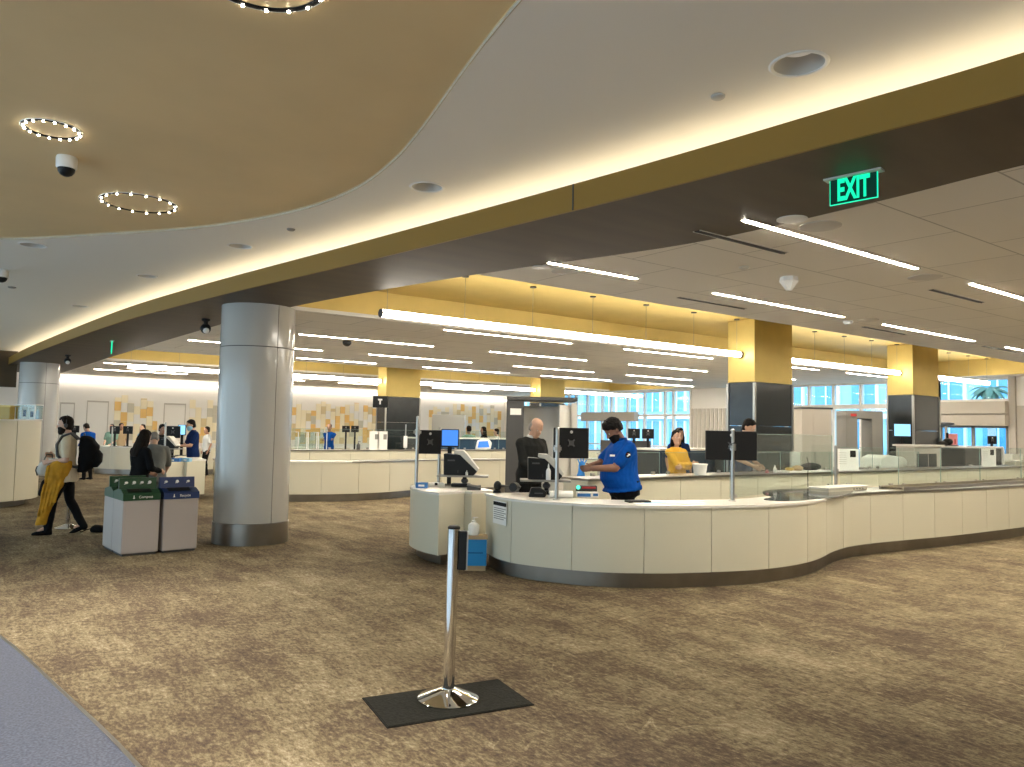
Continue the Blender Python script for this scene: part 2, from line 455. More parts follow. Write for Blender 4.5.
# dark soffit: inner edge (towards the tiled ceiling) and gold fascia edge (towards the cove)
inner = spline([(5.40, -5), (5.40, 0), (5.41, 1.94), (5.46, 3.04), (5.40, 4.7), (4.76, 7.0), (4.25, 9.4), (3.92, 11.8), (3.74, 15.0), (3.50, 23), (3.3, 33)], 8)
fasc = spline([(4.38, -5), (4.34, 0), (4.28, 1.55), (4.17, 2.5), (3.96, 4.2), (3.42, 7.6), (2.78, 11.5), (2.30, 15.6), (1.72, 24), (1.50, 29.5), (1.42, 33)], 8)
struct('ceiling', MB().prism([(p.x, p.y) for p in inner] + [(p.x, p.y) for p in reversed(fasc)], ZT, ZT + 0.06), 'soffit_bronze')
fm = MB()
for i, (a, b) in enumerate(zip(fasc, fasc[1:])):
    t = (b - a).normalized(); n = Vector((-t.y, t.x, 0)) * 0.012
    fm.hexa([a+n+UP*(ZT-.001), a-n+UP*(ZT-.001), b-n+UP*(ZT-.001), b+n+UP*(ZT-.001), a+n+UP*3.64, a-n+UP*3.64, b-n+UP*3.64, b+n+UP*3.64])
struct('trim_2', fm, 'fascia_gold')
fr = MB()   # a dark joint in the fascia
for px in (562,):
    a = on(px, 207, ZT); k = min(range(len(fasc)), key=lambda j: (fasc[j] - Vector((a.x, a.y, 0))).length)
    t = (fasc[k+1] - fasc[k]).normalized(); n = Vector((-t.y, t.x, 0)); p = fasc[k] + n * 0.014
    fr.hexa([p - t*.006 + n*.004 + UP*ZT, p - t*.006 + UP*ZT, p + t*.006 + UP*ZT, p + t*.006 + n*.004 + UP*ZT] + [q for q in (p - t*.006 + n*.004 + UP*3.64, p - t*.006 + UP*3.64, p + t*.006 + UP*3.64, p + t*.006 + n*.004 + UP*3.64)])
struct('trim_3', fr, 'seam_dark')
# cove: ledge behind the fascia, light strip on the ledge, back wall of the cove
back = offset(fasc, -0.46)
led = MB()
for (a, b), (c, d) in zip(zip(fasc, fasc[1:]), zip(back, back[1:])):
    led.hexa([a+UP*3.49, b+UP*3.49, d+UP*3.49, c+UP*3.49, a+UP*3.50, b+UP*3.50, d+UP*3.50, c+UP*3.50])
    led.hexa([c+UP*3.49, d+UP*3.49, d+UP*3.49+(d-b)*.05, c+UP*3.49+(c-a)*.05, c+UP*ZW, d+UP*ZW, d+UP*ZW+(d-b)*.05, c+UP*ZW+(c-a)*.05])
struct('ceiling.001', led, 'white_ceiling')
s0, s1 = offset(fasc, -0.33), offset(fasc, -0.39)
cv = MB()
for i in range(len(fasc) - 1):
    a, b, c, d = s0[i], s0[i+1], s1[i+1], s1[i]
    cv.hexa([a+UP*3.61, b+UP*3.61, c+UP*3.61, d+UP*3.61, a+UP*3.632, b+UP*3.632, c+UP*3.632, d+UP*3.632])
tag(obj('cove_light', cv, 'cove_light'), 'warm cove light strip hidden behind the gold fascia of the white ceiling', 'light')

# white ceiling and the tan recessed field
be = [(1.35, -5), (1.6, -1), (1.95, 1.6), (2.22, 3.0), (2.39, 3.74), (2.67, 4.8), (2.84, 5.62), (2.90, 6.5), (2.74, 7.5), (2.2, 8.75), (1.4, 9.85), (0.43, 11.0), (-1.5, 12.6), (-4, 13.8), (-7, 14.3)]
bs = spline(be, 6)
b2 = [(p.x, p.y) for p in bs]; k2 = [(p.x, p.y) for p in back]
DL = [(799, 64, .155), (427, 187, .145), (240, 246, .14), (147, 276, .14), (33, 245, .15), (80, 306, .14)]
def circ(px, py, r, n=32):
    q = on(px, py, ZW); return [(q.x + r*math.cos(2*PI*k/n), q.y + r*math.sin(2*PI*k/n)) for k in range(n)]
struct('ceiling.002', MB().prism(b2 + [(XL, YB)] + list(reversed(k2)), ZW, ZW + 0.02, [circ(*d) for d in DL]), 'white_ceiling')
struct('ceiling.003', MB().prism(b2 + [(XL, YF)], ZW + TR, ZW + TR + .02), 'tan_ceiling')
rm = MB()
for a, b in zip(bs, bs[1:]):
    t = (b - a).normalized(); n = Vector((-t.y, t.x, 0)) * 0.004
    rm.hexa([a+UP*(ZW-.001), b+UP*(ZW-.001), b-n+UP*(ZW-.001), a-n+UP*(ZW-.001), a+UP*(ZW+TR), b+UP*(ZW+TR), b-n+UP*(ZW+TR), a-n+UP*(ZW+TR)])
struct('trim_4', rm, 'pale_rim')

# tiled ceiling in three bays with two gold recesses
R1, R2 = (7.15, 11.17), (20.1, 24.1)
def xin(Y):
    for a, b in zip(inner, inner[1:]):
        if a.y <= Y <= b.y: return a.x + (b.x - a.x) * (Y - a.y) / max(b.y - a.y, 1e-6)
    return inner[-1].x
def bay(y0, y1):
    ys = [y0] + [p.y for p in inner if y0 < p.y < y1] + [y1]
    return [(xin(y), y) for y in ys] + [(XR, y1), (XR, y0)]
for i, (a, b) in enumerate(((YF, R1[0]), (R1[1], R2[0]), (R2[1], YB))):
    struct('ceiling.%03d' % (4 + i), MB().prism(bay(a, b), ZT + .001, ZT + 0.05), 'ceiling_tiles')
for i, (a, b) in enumerate((R1, R2)):
    g = MB(); zr = 3.87; xe = 22.9
    ysr = [a - .03 + (b - a + .06) * k / 8 for k in range(9)]; g.prism([(xin(y) - .03, y) for y in ysr] + [(XR, b + .03), (XR, a - .03)], zr, zr + 0.02)
    g.box((xin(a) - .03, a - .03, ZT + .05), (XR, a, zr)); g.box((xin(b) - .03, b, ZT + .05), (XR, b + .03, zr))
    g.box((xe, a, ZT), (xe + .05, b, zr))
    ys = [a + (b - a) * k / 8 for k in range(9)]
    for y0, y1 in zip(ys, ys[1:]):
        g.hexa([(xin(y0)-.03, y0, ZT+.05), (xin(y0), y0, ZT+.05), (xin(y1), y1, ZT+.05), (xin(y1)-.03, y1, ZT+.05), (xin(y0)-.03, y0, zr), (xin(y0), y0, zr), (xin(y1), y1, zr), (xin(y1)-.03, y1, zr)])
    struct('ceiling.%03d' % (7 + i), g, 'gold')
    struct('ceiling.%03d' % (9 + i), MB().box((xe + .05, a, ZT), (XR, b, ZT + .05)), 'ceiling_tiles')
# edge strips facing the recesses
tr = MB()
tr.box((xin(R1[1]), R1[1] - .004, ZT - .002), (22.9, R1[1], ZT + .055)).box((xin(R2[1]), R2[1] - .004, ZT - .002), (22.9, R2[1], ZT + .055))
struct('trim_5', tr, 'wall_white')
# bronze downstand where the soffit ends far away
struct('trim_6', MB().box((-4.0, 28.6, 2.72), (1.75, 28.7, ZW)), 'soffit_bronze')

# walls
wb = MB().box((XL, YB, 0), (XR + .2, YB + .15, 3.9))
struct('wall_back', wb, 'wall_white')
struct('wall_front', MB().box((XL, YF - .15, 0), (XR + .2, YF, 3.98)), 'wall_white')
wl = MB().box((XL - .15, YF, 0), (XL, YB, 0.25)).box((XL - .15, YF, 3.3), (XL, YB, 3.98))
for y in range(-5, 34, 4): wl.box((XL - .15, y, .25), (XL, y + .35, 3.3))
struct('wall_left', wl, 'wall_white')
wgl = MB()
for y in range(-5, 30, 4): wgl.box((XL - .09, y + .35, .25), (XL - .08, y + 4, 3.3))
struct('window_1', wgl, WGLASS)

# right end: solid wall, doors under a bulkhead, window wall
wr = MB().box((XR, YF, 0), (XR + .2, 8.95, 3.9)).box((XR, 18.6, 0), (XR + .2, 20.4, 3.45)).box((XR, YF, 3.44), (XR + .2, YB, 3.95)).box((XR, 32.0, 0), (XR + .2, YB, 3.45))
struct('wall_right', wr, 'wall_white')
fins = MB()
for k in range(9): fins.box((XR - .03, 18.66 + k * .2, 0), (XR, 18.80 + k * .2, 2.66))
struct('trim_7', fins, 'taupe')
struct('trim_8', MB().box((XR - .04, 7.3, 0), (XR, 8.85, 2.62)).box((XR - .1, 8.86, 0), (XR + .2, 9.02, 3.43)), 'taupe')
bk = MB().box((XR - .35, 9.02, 2.06), (XR + .2, 10.95, 2.36)).box((XR - .35, 9.02, 2.40), (XR + .2, 10.95, 2.74)).box((XR - .20, 9.04, 2.34), (XR + .1, 10.93, 2.42))
struct('trim_9', bk, 'taupe')
dr = MB()
for y in (9.06, 9.95, 10.84): dr.box((XR - .02, y, 0), (XR + .05, y + .08, 2.06))
dr.box((XR - .02, 9.06, 2.0), (XR + .05, 10.92, 2.06))
d1 = struct('door_1', dr, 'mid_grey')
obj('pane', MB().box((XR + .01, 9.14, .05), (XR + .02, 10.86, 2.0)), WGLASS, d1)

def window(idx, ys, trans, z1=3.43):
    w = MB()
    for y in ys: w.box((XR - .04, y - .04, 0), (XR + .10, y + .04, z1))
    for z, t in trans: w.box((XR - .03, ys[0], z), (XR + .09, ys[-1], z + t))
    o = struct('window_%d' % idx, w, 'wall_white')
    g = obj('pane', MB().box((XR + .03, ys[0], 0.02), (XR + .04, ys[-1], z1)), WGLASS, o)
    return o
window(2, [9.02, 10.95], [(2.74, .08), (3.36, .07)])
window(3, [10.95, 11.55, 12.45, 13.35, 14.3, 15.2, 16.1, 17.0, 17.9, 18.6], [(0, .08), (2.58, .15), (3.36, .07)])
window(4, [20.4, 21.3, 21.75, 22.9, 23.9, 24.9, 25.5, 26.5, 27.3, 27.8, 28.6, 29.6, 30.8, 32.0], [(0, .08), (1.1, .06), (2.36, .09), (3.36, .07)])
struct('trim_10', MB().box((XR - .3, 23.2, 2.15), (XR - .05, 26.6, 2.55)), 'taupe')

# back wall: flush doors, mosaic tiles, cove light along the top
for i, (x0, x1, zt) in enumerate(((3.46, 3.88, 2.33), (4.34, 5.02, 2.43), (7.06, 7.82, 2.43), (10.6, 11.3, 2.43), (17.6, 18.4, 2.43))):
    m = MB().box((x0, YB - .012, 0), (x1, YB, zt))
    d = struct('door_%d' % (i + 2), m, 'wall_white')
    f = MB().box((x0 - .03, YB - .022, 0), (x0, YB, zt + .06)).box((x1, YB - .022, 0), (x1 + .03, YB, zt + .06)).box((x0 - .03, YB - .028, zt), (x1 + .03, YB, zt + .06))
    obj('door_frame', f, 'taupe', d)
def mosaic(label, x0, x1, z0, z1, seed):
    r = random.Random(seed); m = MB(); names = ['mosaic_orange', 'mosaic_tan', 'mosaic_cream', 'mosaic_sage', 'wall_white']; x = x0; k = 0
    while x < x1 - .05:
        w = 0.23; top = z1 - r.choice([0, .1, .2, .3, .42]); z = z0 - r.random() * .36
        while z < top:
            h = 0.36; zz = min(z + h, top)
            m.mi = r.choice([0, 0, 1, 2, 2, 2, 2, 3, 4, 4]) ; m.box((x, YB - .02 - r.random()*.012, max(z, z0)), (min(x + w - .008, x1), YB - .001, zz - .008)) if zz > z0 + .02 else None
            z += h
        x += w; k += 1
    o = obj('mosaic_art', m, None, mats=names)
    return tag(o, label, 'mosaic')
mosaic('short orange and cream tile mosaic between two flush doors on the back wall', 5.25, 6.8, .9, 2.75, 1)
mosaic('orange and cream tile mosaic on the back wall beside the round white column', 8.0, 9.8, .9, 2.78, 2)
mosaic('long orange and cream tile mosaic on the back wall seen right of the round column', 12.0, 16.6, .9, 2.8, 3)
mosaic('orange and cream tile mosaic on the back wall near the body scanner booth', 19.2, 23.6, .9, 2.95, 4)
ww = MB().box((2.2, YB - .22, 3.18), (XR, YB - .12, 3.25))
tag(obj('wall_washer', ww, 'wallwash_light'), 'continuous white light line along the top of the back wall', 'light')

# outside: pavement, a pale blue glass building, palm
struct('ground_outside', MB().box((XR + .2, -30, -.12), (75, 90, -.05)), 'pavement')
def facade():
    b = thing('building', 'pale blue glazed building across the street outside the windows', 'building', (40, 20, -.05))
    obj('wall', MB().box((0.05, -45, 0), (8, 55, 22)), 'facade_blue', b)
    f = MB()
    for fl in range(7): f.box((-.30, -45, fl*3.0 + 2.68), (.1, 55, fl*3.0 + 2.95))
    obj('spandrel_band', f, 'facade_white', b)
    wp = None
    for fl in range(3):
        for k in range(26):
            y = -12 + k * 2.2
            if wp is None:
                wp = obj('window', MB().box((-.04, .35, .2), (.06, 1.75, 2.5)), 'facade_glass', b); e = wp
                fp = obj('window_frame', MB().box((-.12, .25, .2), (.06, .38, 2.55)).box((-.12, 1.02, .2), (.06, 1.08, 2.55)), 'facade_white', wp)
            else:
                e = wp.copy(); COL.objects.link(e); e.parent = b; q = fp.copy(); COL.objects.link(q); q.parent = e
            e.location = (0, y, fl * 3.0)
facade()
pt = onX(991, 420, 32.0)
palm = thing('palm_tree', 'palm tree outside the windows above the taupe bulkhead', 'tree', (pt.x, pt.y, -.05))
obj('trunk', MB().tube([(0, 0, 0), (.06, 0, 2), (0, .05, 3.6)], [.20, .14, .12], 12), 'bark', palm, True)
pf = MB()
for k in range(26):
    a = k * 2.4; L = .62 + .3 * random.random(); up = .2 + .55 * random.random(); prev = None
    d = Vector((math.cos(a), math.sin(a), 0)); sd = Vector((-d.y, d.x, 0)); q = []
    for t in range(7):
        u = t / 6; p = Vector((0, 0, 3.6)) + d * L * u + UP * (up * u * 1.0 - .75 * u * u)
        q.append((p, .10 * math.sin(PI * min(1, u * .9 + .1)) + .01))
    for (p, w), (p2, w2) in zip(q, q[1:]):
        for sg in (-1, 1):
            pf.hexa([p, p + sd*sg*w - UP*w*.5, p2 + sd*sg*w2 - UP*w2*.5, p2, p + UP*.008, p + sd*sg*w - UP*(w*.5-.008), p2 + sd*sg*w2 - UP*(w2*.5-.008), p2 + UP*.008])
obj('fronds', pf, 'leaf', palm)

# ================================================================== COLUMNS AND PILLARS
def round_column(label, x, y, r, zt):
    c = thing('round_column', label, 'column', (x, y, 0))
    obj('steel_base', MB().lathe([(r*1.015, 0), (r*1.015, .30)], n=64), 'brushed_steel', c, True)
    zs = zt - .62
    sm = MB(); sm.lathe([(r*.985, .30), (r*.985, zt)], n=48); obj('core', sm, 'seam_dark', c, True)
    for z0, z1 in ((.305, zs), (zs + .012, zt)):
        for a0, a1 in ((-2.05, -.02), (-.005, 2.05), (2.065, 4.22)):
            m = MB(); n = 26; R0, R1_ = r - .012, r; rr = []
            for k in range(n + 1):
                a = a0 + (a1 - a0) * k / n; d = Vector((math.cos(a + PANEL_A), math.sin(a + PANEL_A), 0))
                rr.append([d*R0 + UP*z0, d*R1_ + UP*z0, d*R1_ + UP*z1, d*R0 + UP*z1])
            m.rings(rr); obj('panel', m, 'column_white', c, True)
    return c
PANEL_A = math.radians(-76)
round_column('white panelled round column with steel base right of the recycling bins', 3.69, 11.42, .525, ZT)
round_column('white panelled round column farther back behind the tall curved white kiosk', 2.26, 27.3, .53, ZT)

def pillar(label, x0, x1, y0, y1, zt, zs):
    c = thing('square_pillar', label, 'pillar', ((x0+x1)/2, (y0+y1)/2, 0)); w, d = (x1-x0)/2, (y1-y0)/2
    obj('gold_cladding', MB().box((-w, -d, zs), (w, d, zt)), 'gold', c)
    obj('stone_cladding', MB().box((-w, -d, 1.86), (w, d, zs - .008)).box((-w, -d, 0), (w, d, 1.852)), 'pillar_stone', c)
    e = MB()
    for sx in (-1, 1):
        for sy in (-1, 1): e.box((sx*w - .022, sy*d - .022, 0), (sx*w + .022, sy*d + .022, zs - .02))
    obj('corner_trim', e, 'steel', c)
    return c
pillar('gold topped black stone pillar behind the big post mounted monitor', 12.11, 13.30, 8.86, 9.46, 3.86, 2.68)
pillar('gold topped black stone pillar near the metal detector arch', 18.05, 19.3, 8.86, 9.46, 3.86, 2.69)
pillar('gold topped dark pillar with a small black box sign in front of the mosaic wall', 11.12, 12.34, 21.8, 22.4, 3.86, 2.67)
pillar('gold topped dark pillar behind the body scanner booth', 17.3, 18.45, 21.8, 22.4, 3.86, 2.70)

# ================================================================== CEILING FITTINGS
def strip(x0, x1, y, label, z=ZT):
    o = thing('ceiling_strip_light', label, 'light', ((x0+x1)/2, y, z), 0, 'recessed linear ceiling lights'); w = (x1-x0)/2
    obj('housing', MB().box((-w-.02, -.036, -.006), (w+.02, -.025, .003)).box((-w-.02, .025, -.006), (w+.02, .036, .003)), 'light_grey', o)
    obj('diffuser', MB().box((-w, -.025, -.008), (w, .025, .002)), 'strip_light', o)
ROWS = [
 ('added unseen row at the near end', 1.35, [(7.0, 9.9), (11.2, 14.1)]),  # whole row is out of view, added for the light it gives
 ('row over the exit sign', 3.85, [(5.14, 7.94), (9.2, 12.1), (13.3, 16.2), (17.5, 20.4)]),  # last two are out of view, added to light the floor
 ('row before the near gold recess', 6.12, [(4.95, 6.21), (7.58, 10.45), (11.6, 14.65), (16.05, 19.0), (20.2, 23.0)]),
 ('row just past the near gold recess', 11.55, [(7.0, 9.9), (11.4, 14.2), (15.6, 18.5), (19.9, 22.7)]),
 ('second row past the near gold recess', 14.1, [(5.35, 8.25), (9.75, 12.6), (14.1, 17.1), (18.4, 21.3)]),
 ('third row past the near gold recess', 16.8, [(4.0, 6.9), (8.1, 11.0), (12.4, 15.3), (16.7, 19.6)]),
 ('row before the far gold recess', 19.1, [(7.2, 9.4), (10.9, 13.9), (15.2, 18.2), (19.5, 22.4)]),
 ('row past the far gold recess', 25.3, [(3.7, 6.6), (8.0, 10.9), (12.3, 15.2), (16.6, 19.5)]),
 ('row nearest the mosaic wall', 28.6, [(3.9, 6.8), (8.2, 11.1), (12.5, 15.4), (16.8, 19.7)]),
]
for nm, y, xs in ROWS:
    for i, (a, b) in enumerate(xs):
        strip(a, b, y, 'slim linear ceiling light, %s from the soffit, %s' % (ORD[i], nm))

def pendant(x0, x1, y, z, label, n):
    o = thing('linear_pendant', label, 'pendant light', ((x0+x1)/2, y, z), 0); w = (x1-x0)/2
    obj('tube_lamp', MB().tube([(-w+.02, 0, 0), (w-.02, 0, 0)], .052, 14), 'pendant_light', o, True)
    obj('end_cap', MB().tube([(-w, 0, 0), (-w+.02, 0, 0)], .056, 14).tube([(w-.02, 0, 0), (w, 0, 0)], .056, 14), 'dark_grey', o, True)
    rg = MB()
    for k in range(1, n):
        x = -w + 2*w*k/n; rg.tube([(x-.012, 0, 0), (x+.012, 0, 0)], .055, 14)
    obj('joint_ring', rg, 'light_grey', o, True)
    for k in range(n + 1):
        x = -w + .1 + (2*w - .2)*k/n
        c = obj('suspension_cable', MB().tube([(x, 0, .05), (x, 0, 3.865 - z)], .003, 6), 'mid_grey', o)
        obj('canopy_disc', MB().lathe([(.05, 3.852 - z), (.05, 3.87 - z)], (x, 0, 0), 16), 'dark_grey', c, True)
pendant(4.55, 12.08, 9.16, 3.20, 'long glowing tube pendant in the gold recess left of the black stone pillar', 6)
pendant(13.33, 18.02, 9.16, 3.20, 'long glowing tube pendant between the two black stone pillars', 4)
pendant(19.33, 22.8, 9.16, 3.20, 'glowing tube pendant in the gold recess beyond the farther black pillar', 3)
pendant(3.75, 11.09, 22.1, 3.15, 'long glowing tube pendant in the far gold recess left of the signed pillar', 6)
pendant(12.37, 17.27, 22.1, 3.15, 'long glowing tube pendant in the far gold recess between its pillars', 4)
pendant(18.48, 22.8, 22.1, 3.15, 'glowing tube pendant in the far gold recess near the windows', 4)

LED = []
def leds(o, R, n=16):
    li = bpy.data.lights.new('ring_fill_spot', 'SPOT'); li.energy = 400; li.color = (1.0, 0.93, 0.82); li.spot_size = math.radians(95); li.spot_blend = .9; li.shadow_soft_size = R*.9
    lo = bpy.data.objects.new('ring_fill_spot', li); COL.objects.link(lo); lo.parent = o; lo.location = (0, 0, -.03)  # spot added inside each ring to brighten the floor below
    for k in range(n):
        a = 2*PI*k/n
        if not LED: e = obj('led_spot', MB().lathe([(.008, -.018), (.008, -.006)], n=10), 'led_dot', o); LED.append(e)
        else: e = LED[0].copy(); COL.objects.link(e); e.parent = o
        e.location = (R*math.cos(a), R*math.sin(a), 0)
def ring_light(px, py, R, label):
    p = on(px, py, ZW + TR); o = thing('ceiling_ring_light', label, 'ring light', (p.x, p.y, ZW + TR), 0, 'round ring lights in the tan ceiling')
    obj('track', MB().ring((0, 0, -.002), R, .017, 56, 8, .5), 'black_plastic', o, True)
    obj('trim_ring', MB().ring((0, 0, -.002), R + .020, .004, 56, 6), 'white_plastic', o, True)
    leds(o, R)
ring_light(52, 129, .185, 'small black ring light with led dots at far left of the tan ceiling')
ring_light(139, 203, .335, 'black ring light with led dots near the curved edge of the tan ceiling')
ring_light(262, -24, .30, 'large black ring light with led dots cut off by the top of the photo')
for i, (x, y, R) in enumerate(((-1.6, 4.5, .35), (-2.2, 9.0, .35), (-.4, .5, .35), (-3.6, 1.5, .35), (1.1, -2.6, .35), (-5.2, 6.0, .35), (.9, 1.6, .3))):  # unseen rings, added because the room needs their light
    o = thing('ceiling_ring_light', 'ring light added to the tan ceiling outside the picture, %s of seven' % ORD[i], 'ring light', (x, y, ZW + TR), 0, 'round ring lights in the tan ceiling')
    obj('track', MB().ring((0, 0, -.002), R, .024, 40, 8, .5), 'black_plastic', o, True)
    leds(o, R)

def downlight(px, py, r, label, z=ZW):
    p = on(px, py, z); o = thing('ceiling_downlight', label, 'downlight', (p.x, p.y, z), 0, 'round recessed downlights in the white ceiling')
    obj('trim_ring', MB().ring((0, 0, -.002), r, r*.09, 40, 8, .5), 'white_plastic', o, True)
    m = MB(); m.loft([((0,0,0), (r,0,0), (0,r,0)), ((0,0,.09), (r*.62,0,0), (0,r*.62,0))], 32, False); obj('cone', m, 'light_grey', o, True)
    obj('lens', MB().loft([((0,0,.088), (r*.64,0,0), (0,r*.64,0)), ((0,0,.096), (r*.64,0,0), (0,r*.64,0))], 24), 'downlight_lens', o, True)
downlight(799, 64, .155, 'large round recessed downlight in the white ceiling nearest the gold fascia')
downlight(427, 187, .145, 'round recessed downlight in the white ceiling above the middle of the gold fascia')
downlight(240, 246, .14, 'round recessed downlight in the white ceiling beyond the tan field')
downlight(147, 276, .14, 'small round downlight far along the white ceiling towards the left column')
downlight(33, 245, .15, 'round downlight with white rim at the far left of the white ceiling')
downlight(80, 306, .14, 'tiny downlight in the white ceiling near the end of the cove')
def disc(name, px, py, r, label, cat, m='white_plastic', z=ZW, h=.02):
    p = on(px, py, z); return tag(obj(name, MB().lathe([(r*.7, z - h), (r, z - h*.5), (r, z)], (p.x, p.y, 0), 24), m, None, True), label, cat)
disc('ceiling_sprinkler', 718, 96, .045, 'small round sprinkler cap in the white ceiling near the large downlight', 'sprinkler', 'light_grey')
disc('ceiling_sprinkler', 291, 229, .045, 'small round sprinkler cap in the white ceiling beside the tan field tip', 'sprinkler', 'mid_grey')
disc('ceiling_sprinkler', 12, 287, .06, 'dark round fitting low at far left of the white ceiling', 'sprinkler', 'mid_grey')
disc('ceiling_speaker', 792, 219, .12, 'small round ceiling speaker beside the near linear light, closer one', 'speaker', 'white_plastic', ZT, .012)
disc('ceiling_speaker', 820, 226, .17, 'round ceiling speaker beside the near linear light, larger one', 'speaker', 'tile_grey', ZT, .012)
disc('ceiling_speaker', 541, 267, .10, 'small round fitting next to the linear light by the gold recess', 'speaker', 'white_plastic', ZT, .012)
disc('ceiling_speaker', 566, 271, .16, 'round ceiling speaker next to the linear light by the gold recess', 'speaker', 'tile_grey', ZT, .012)
disc('ceiling_speaker', 925, 277, .17, 'round ceiling speaker past the end of the near linear light', 'speaker', 'tile_grey', ZT, .012)
disc('ceiling_speaker', 868, 320, .15, 'round ceiling fitting beyond the middle linear light', 'speaker', 'tile_grey', ZT, .012)
disc('ceiling_sprinkler', 744, 267, .05, 'small round sprinkler in the tiled ceiling near the air slot', 'sprinkler', 'light_grey', ZT, .02)
disc('ceiling_sprinkler', 848, 321, .07, 'small pale sensor at the end of the middle linear light', 'sensor', 'white_plastic', ZT, .05)
p = on(789, 277, ZT)
so = thing('ceiling_sensor', 'white faceted sensor hanging from the tiled ceiling above the glass post', 'sensor', (p.x, p.y, ZT))
obj('body', MB().loft([((0,0,0), (.09,0,0), (0,.09,0)), ((0,0,-.05), (.10,0,0), (0,.10,0)), ((0,0,-.15), (.03,0,0), (0,.03,0))], 6), 'white_plastic', so)
def slot(x0, y0, x1, y1, label):
    a, b = on(x0, y0, ZT), on(x1, y1, ZT); y = (a.y + b.y)/2
    o = thing('ceiling_vent', label, 'air vent', ((a.x+b.x)/2, y, ZT), 0, 'dark air slots in the tiled ceiling'); w = abs(b.x - a.x)/2
    obj('opening', MB().box((-w, -.03, -.006), (w, .03, .002)), 'black_plastic', o)
    obj('vane', MB().box((-w, -.004, -.012), (w, .004, -.004)), 'dark_grey', o)
    obj('flange', MB().box((-w-.01, -.042, -.004), (w+.01, -.03, .001)).box((-w-.01, .03, -.004), (w+.01, .042, .001)), 'light_grey', o)
slot(697, 231, 785, 253, 'long dark air slot beside the dark soffit and the near linear light')
slot(681, 297, 742, 309, 'dark air slot at the edge of the gold recess')
slot(928, 290, 985, 302, 'short dark air slot right of the near linear light')
slot(862, 327, 906, 334, 'dark air slot near the farther black pillar')
slot(985, 346, 1014, 352, 'small dark air slot far right near the window wall')

def dome_camera(p, label, s=1.0, rz=0.0):
    o = thing('dome_camera', label, 'camera', p, rz)
    obj('housing', MB().lathe([(.075*s, 0), (.08*s, -.02*s), (.078*s, -.09*s), (.07*s, -.10*s)], n=28), 'white_plastic', o, True)
    obj('lens_dome', MB().lathe([(.066*s, -.10*s), (.062*s, -.125*s), (.045*s, -.15*s), (.02*s, -.163*s)], n=24), 'black_plastic', o, True)
    return o
p = on(67, 157, ZW + TR); dome_camera((p.x, p.y, ZW + TR), 'white dome camera with black lens under the tan ceiling')
p = on(2, 270, ZW); dome_camera((p.x, p.y, ZW), 'white dome camera at the far left edge of the white ceiling', 1.1)
def ptz(px, py, label):
    p = on(px, py, ZT); o = thing('pan_camera', label, 'camera', (p.x, p.y, ZT), FACE)
    obj('mount', MB().lathe([(.07, 0), (.07, -.03), (.035, -.05), (.035, -.09)], n=20), 'black_plastic', o, True)
    obj('ball', MB().ell((0, 0, -.16), (.085, .085, .085), 18, 10), 'black_plastic', o, True)
    obj('lens_ring', MB().ell((.03, -.05, -.20), (.05, .05, .05), 14, 8), 'white_plastic', o, True)
ptz(206, 319, 'black ball camera with pale lens under the soffit left of the round column')
ptz(68, 355, 'black ball camera under the soffit near the far round column')
p = on(347, 341, ZT); tag(obj('ceiling_dome_camera', MB().ell((p.x, p.y, ZT - .03), (.09, .09, .08), 14, 8), 'black_plastic', None, True), 'black mini dome on the tiled ceiling between linear lights', 'camera')

def exit_sign(p, rz, label, L=.34, Hh=.185, text=True):
    o = thing('exit_sign', label, 'exit sign', p, rz)       # plate in local XZ, faces -Y
    obj('mount_plate', MB().box((-L/2-.035, -.04, -.012), (L/2+.035, .04, 0)), 'light_grey', o)
    obj('plate', MB().box((-L/2, -.006, -.014 - Hh), (L/2, .006, -.012)), 'exit_plate', o)
    e = MB().box((-L/2-.004, -.007, -.018-Hh), (-L/2, .007, -.012)).box((L/2, -.007, -.018-Hh), (L/2+.004, .007, -.012)).box((-L/2-.004, -.007, -.018-Hh), (L/2+.004, .007, -.014-Hh))
    obj('edge', e, 'green_glow', o)
    for sy, r in ((-1, 0), (1, PI)):
        text_mesh('lettering', 'EXIT', Hh*1.22, 'exit_letters', o, (0, sy*.008, -.014 - Hh/2), (PI/2, 0, r), .52*L/(Hh*1.85), .002, bold=.006)
    return o
a, b = on(828, 180, ZT), on(880, 169, ZT)
exit_sign(((a.x+b.x)/2, (a.y+b.y)/2, ZT), math.atan2(b.y-a.y, b.x-a.x), 'green lit EXIT sign hanging from the dark soffit', .30, .165)
p = on(112, 341, ZT)
exit_sign((p.x, p.y, ZT), PI/2 - .12, 'small far green EXIT sign under the soffit left of the round column', .30, .25)

# ================================================================== PEOPLE
def ik(a, c, l1, l2, pole):
    a, c = Vector(a), Vector(c); v = c - a; d = min(v.length, (l1 + l2) * .995); n = v.normalized(); c = a + n * d
    x = (l1*l1 - l2*l2 + d*d) / (2*d); hgt = math.sqrt(max(l1*l1 - x*x, 0)); pl = Vector(pole); pl = (pl - n * pl.dot(n)).normalized()
    return a + n*x + pl*hgt, c

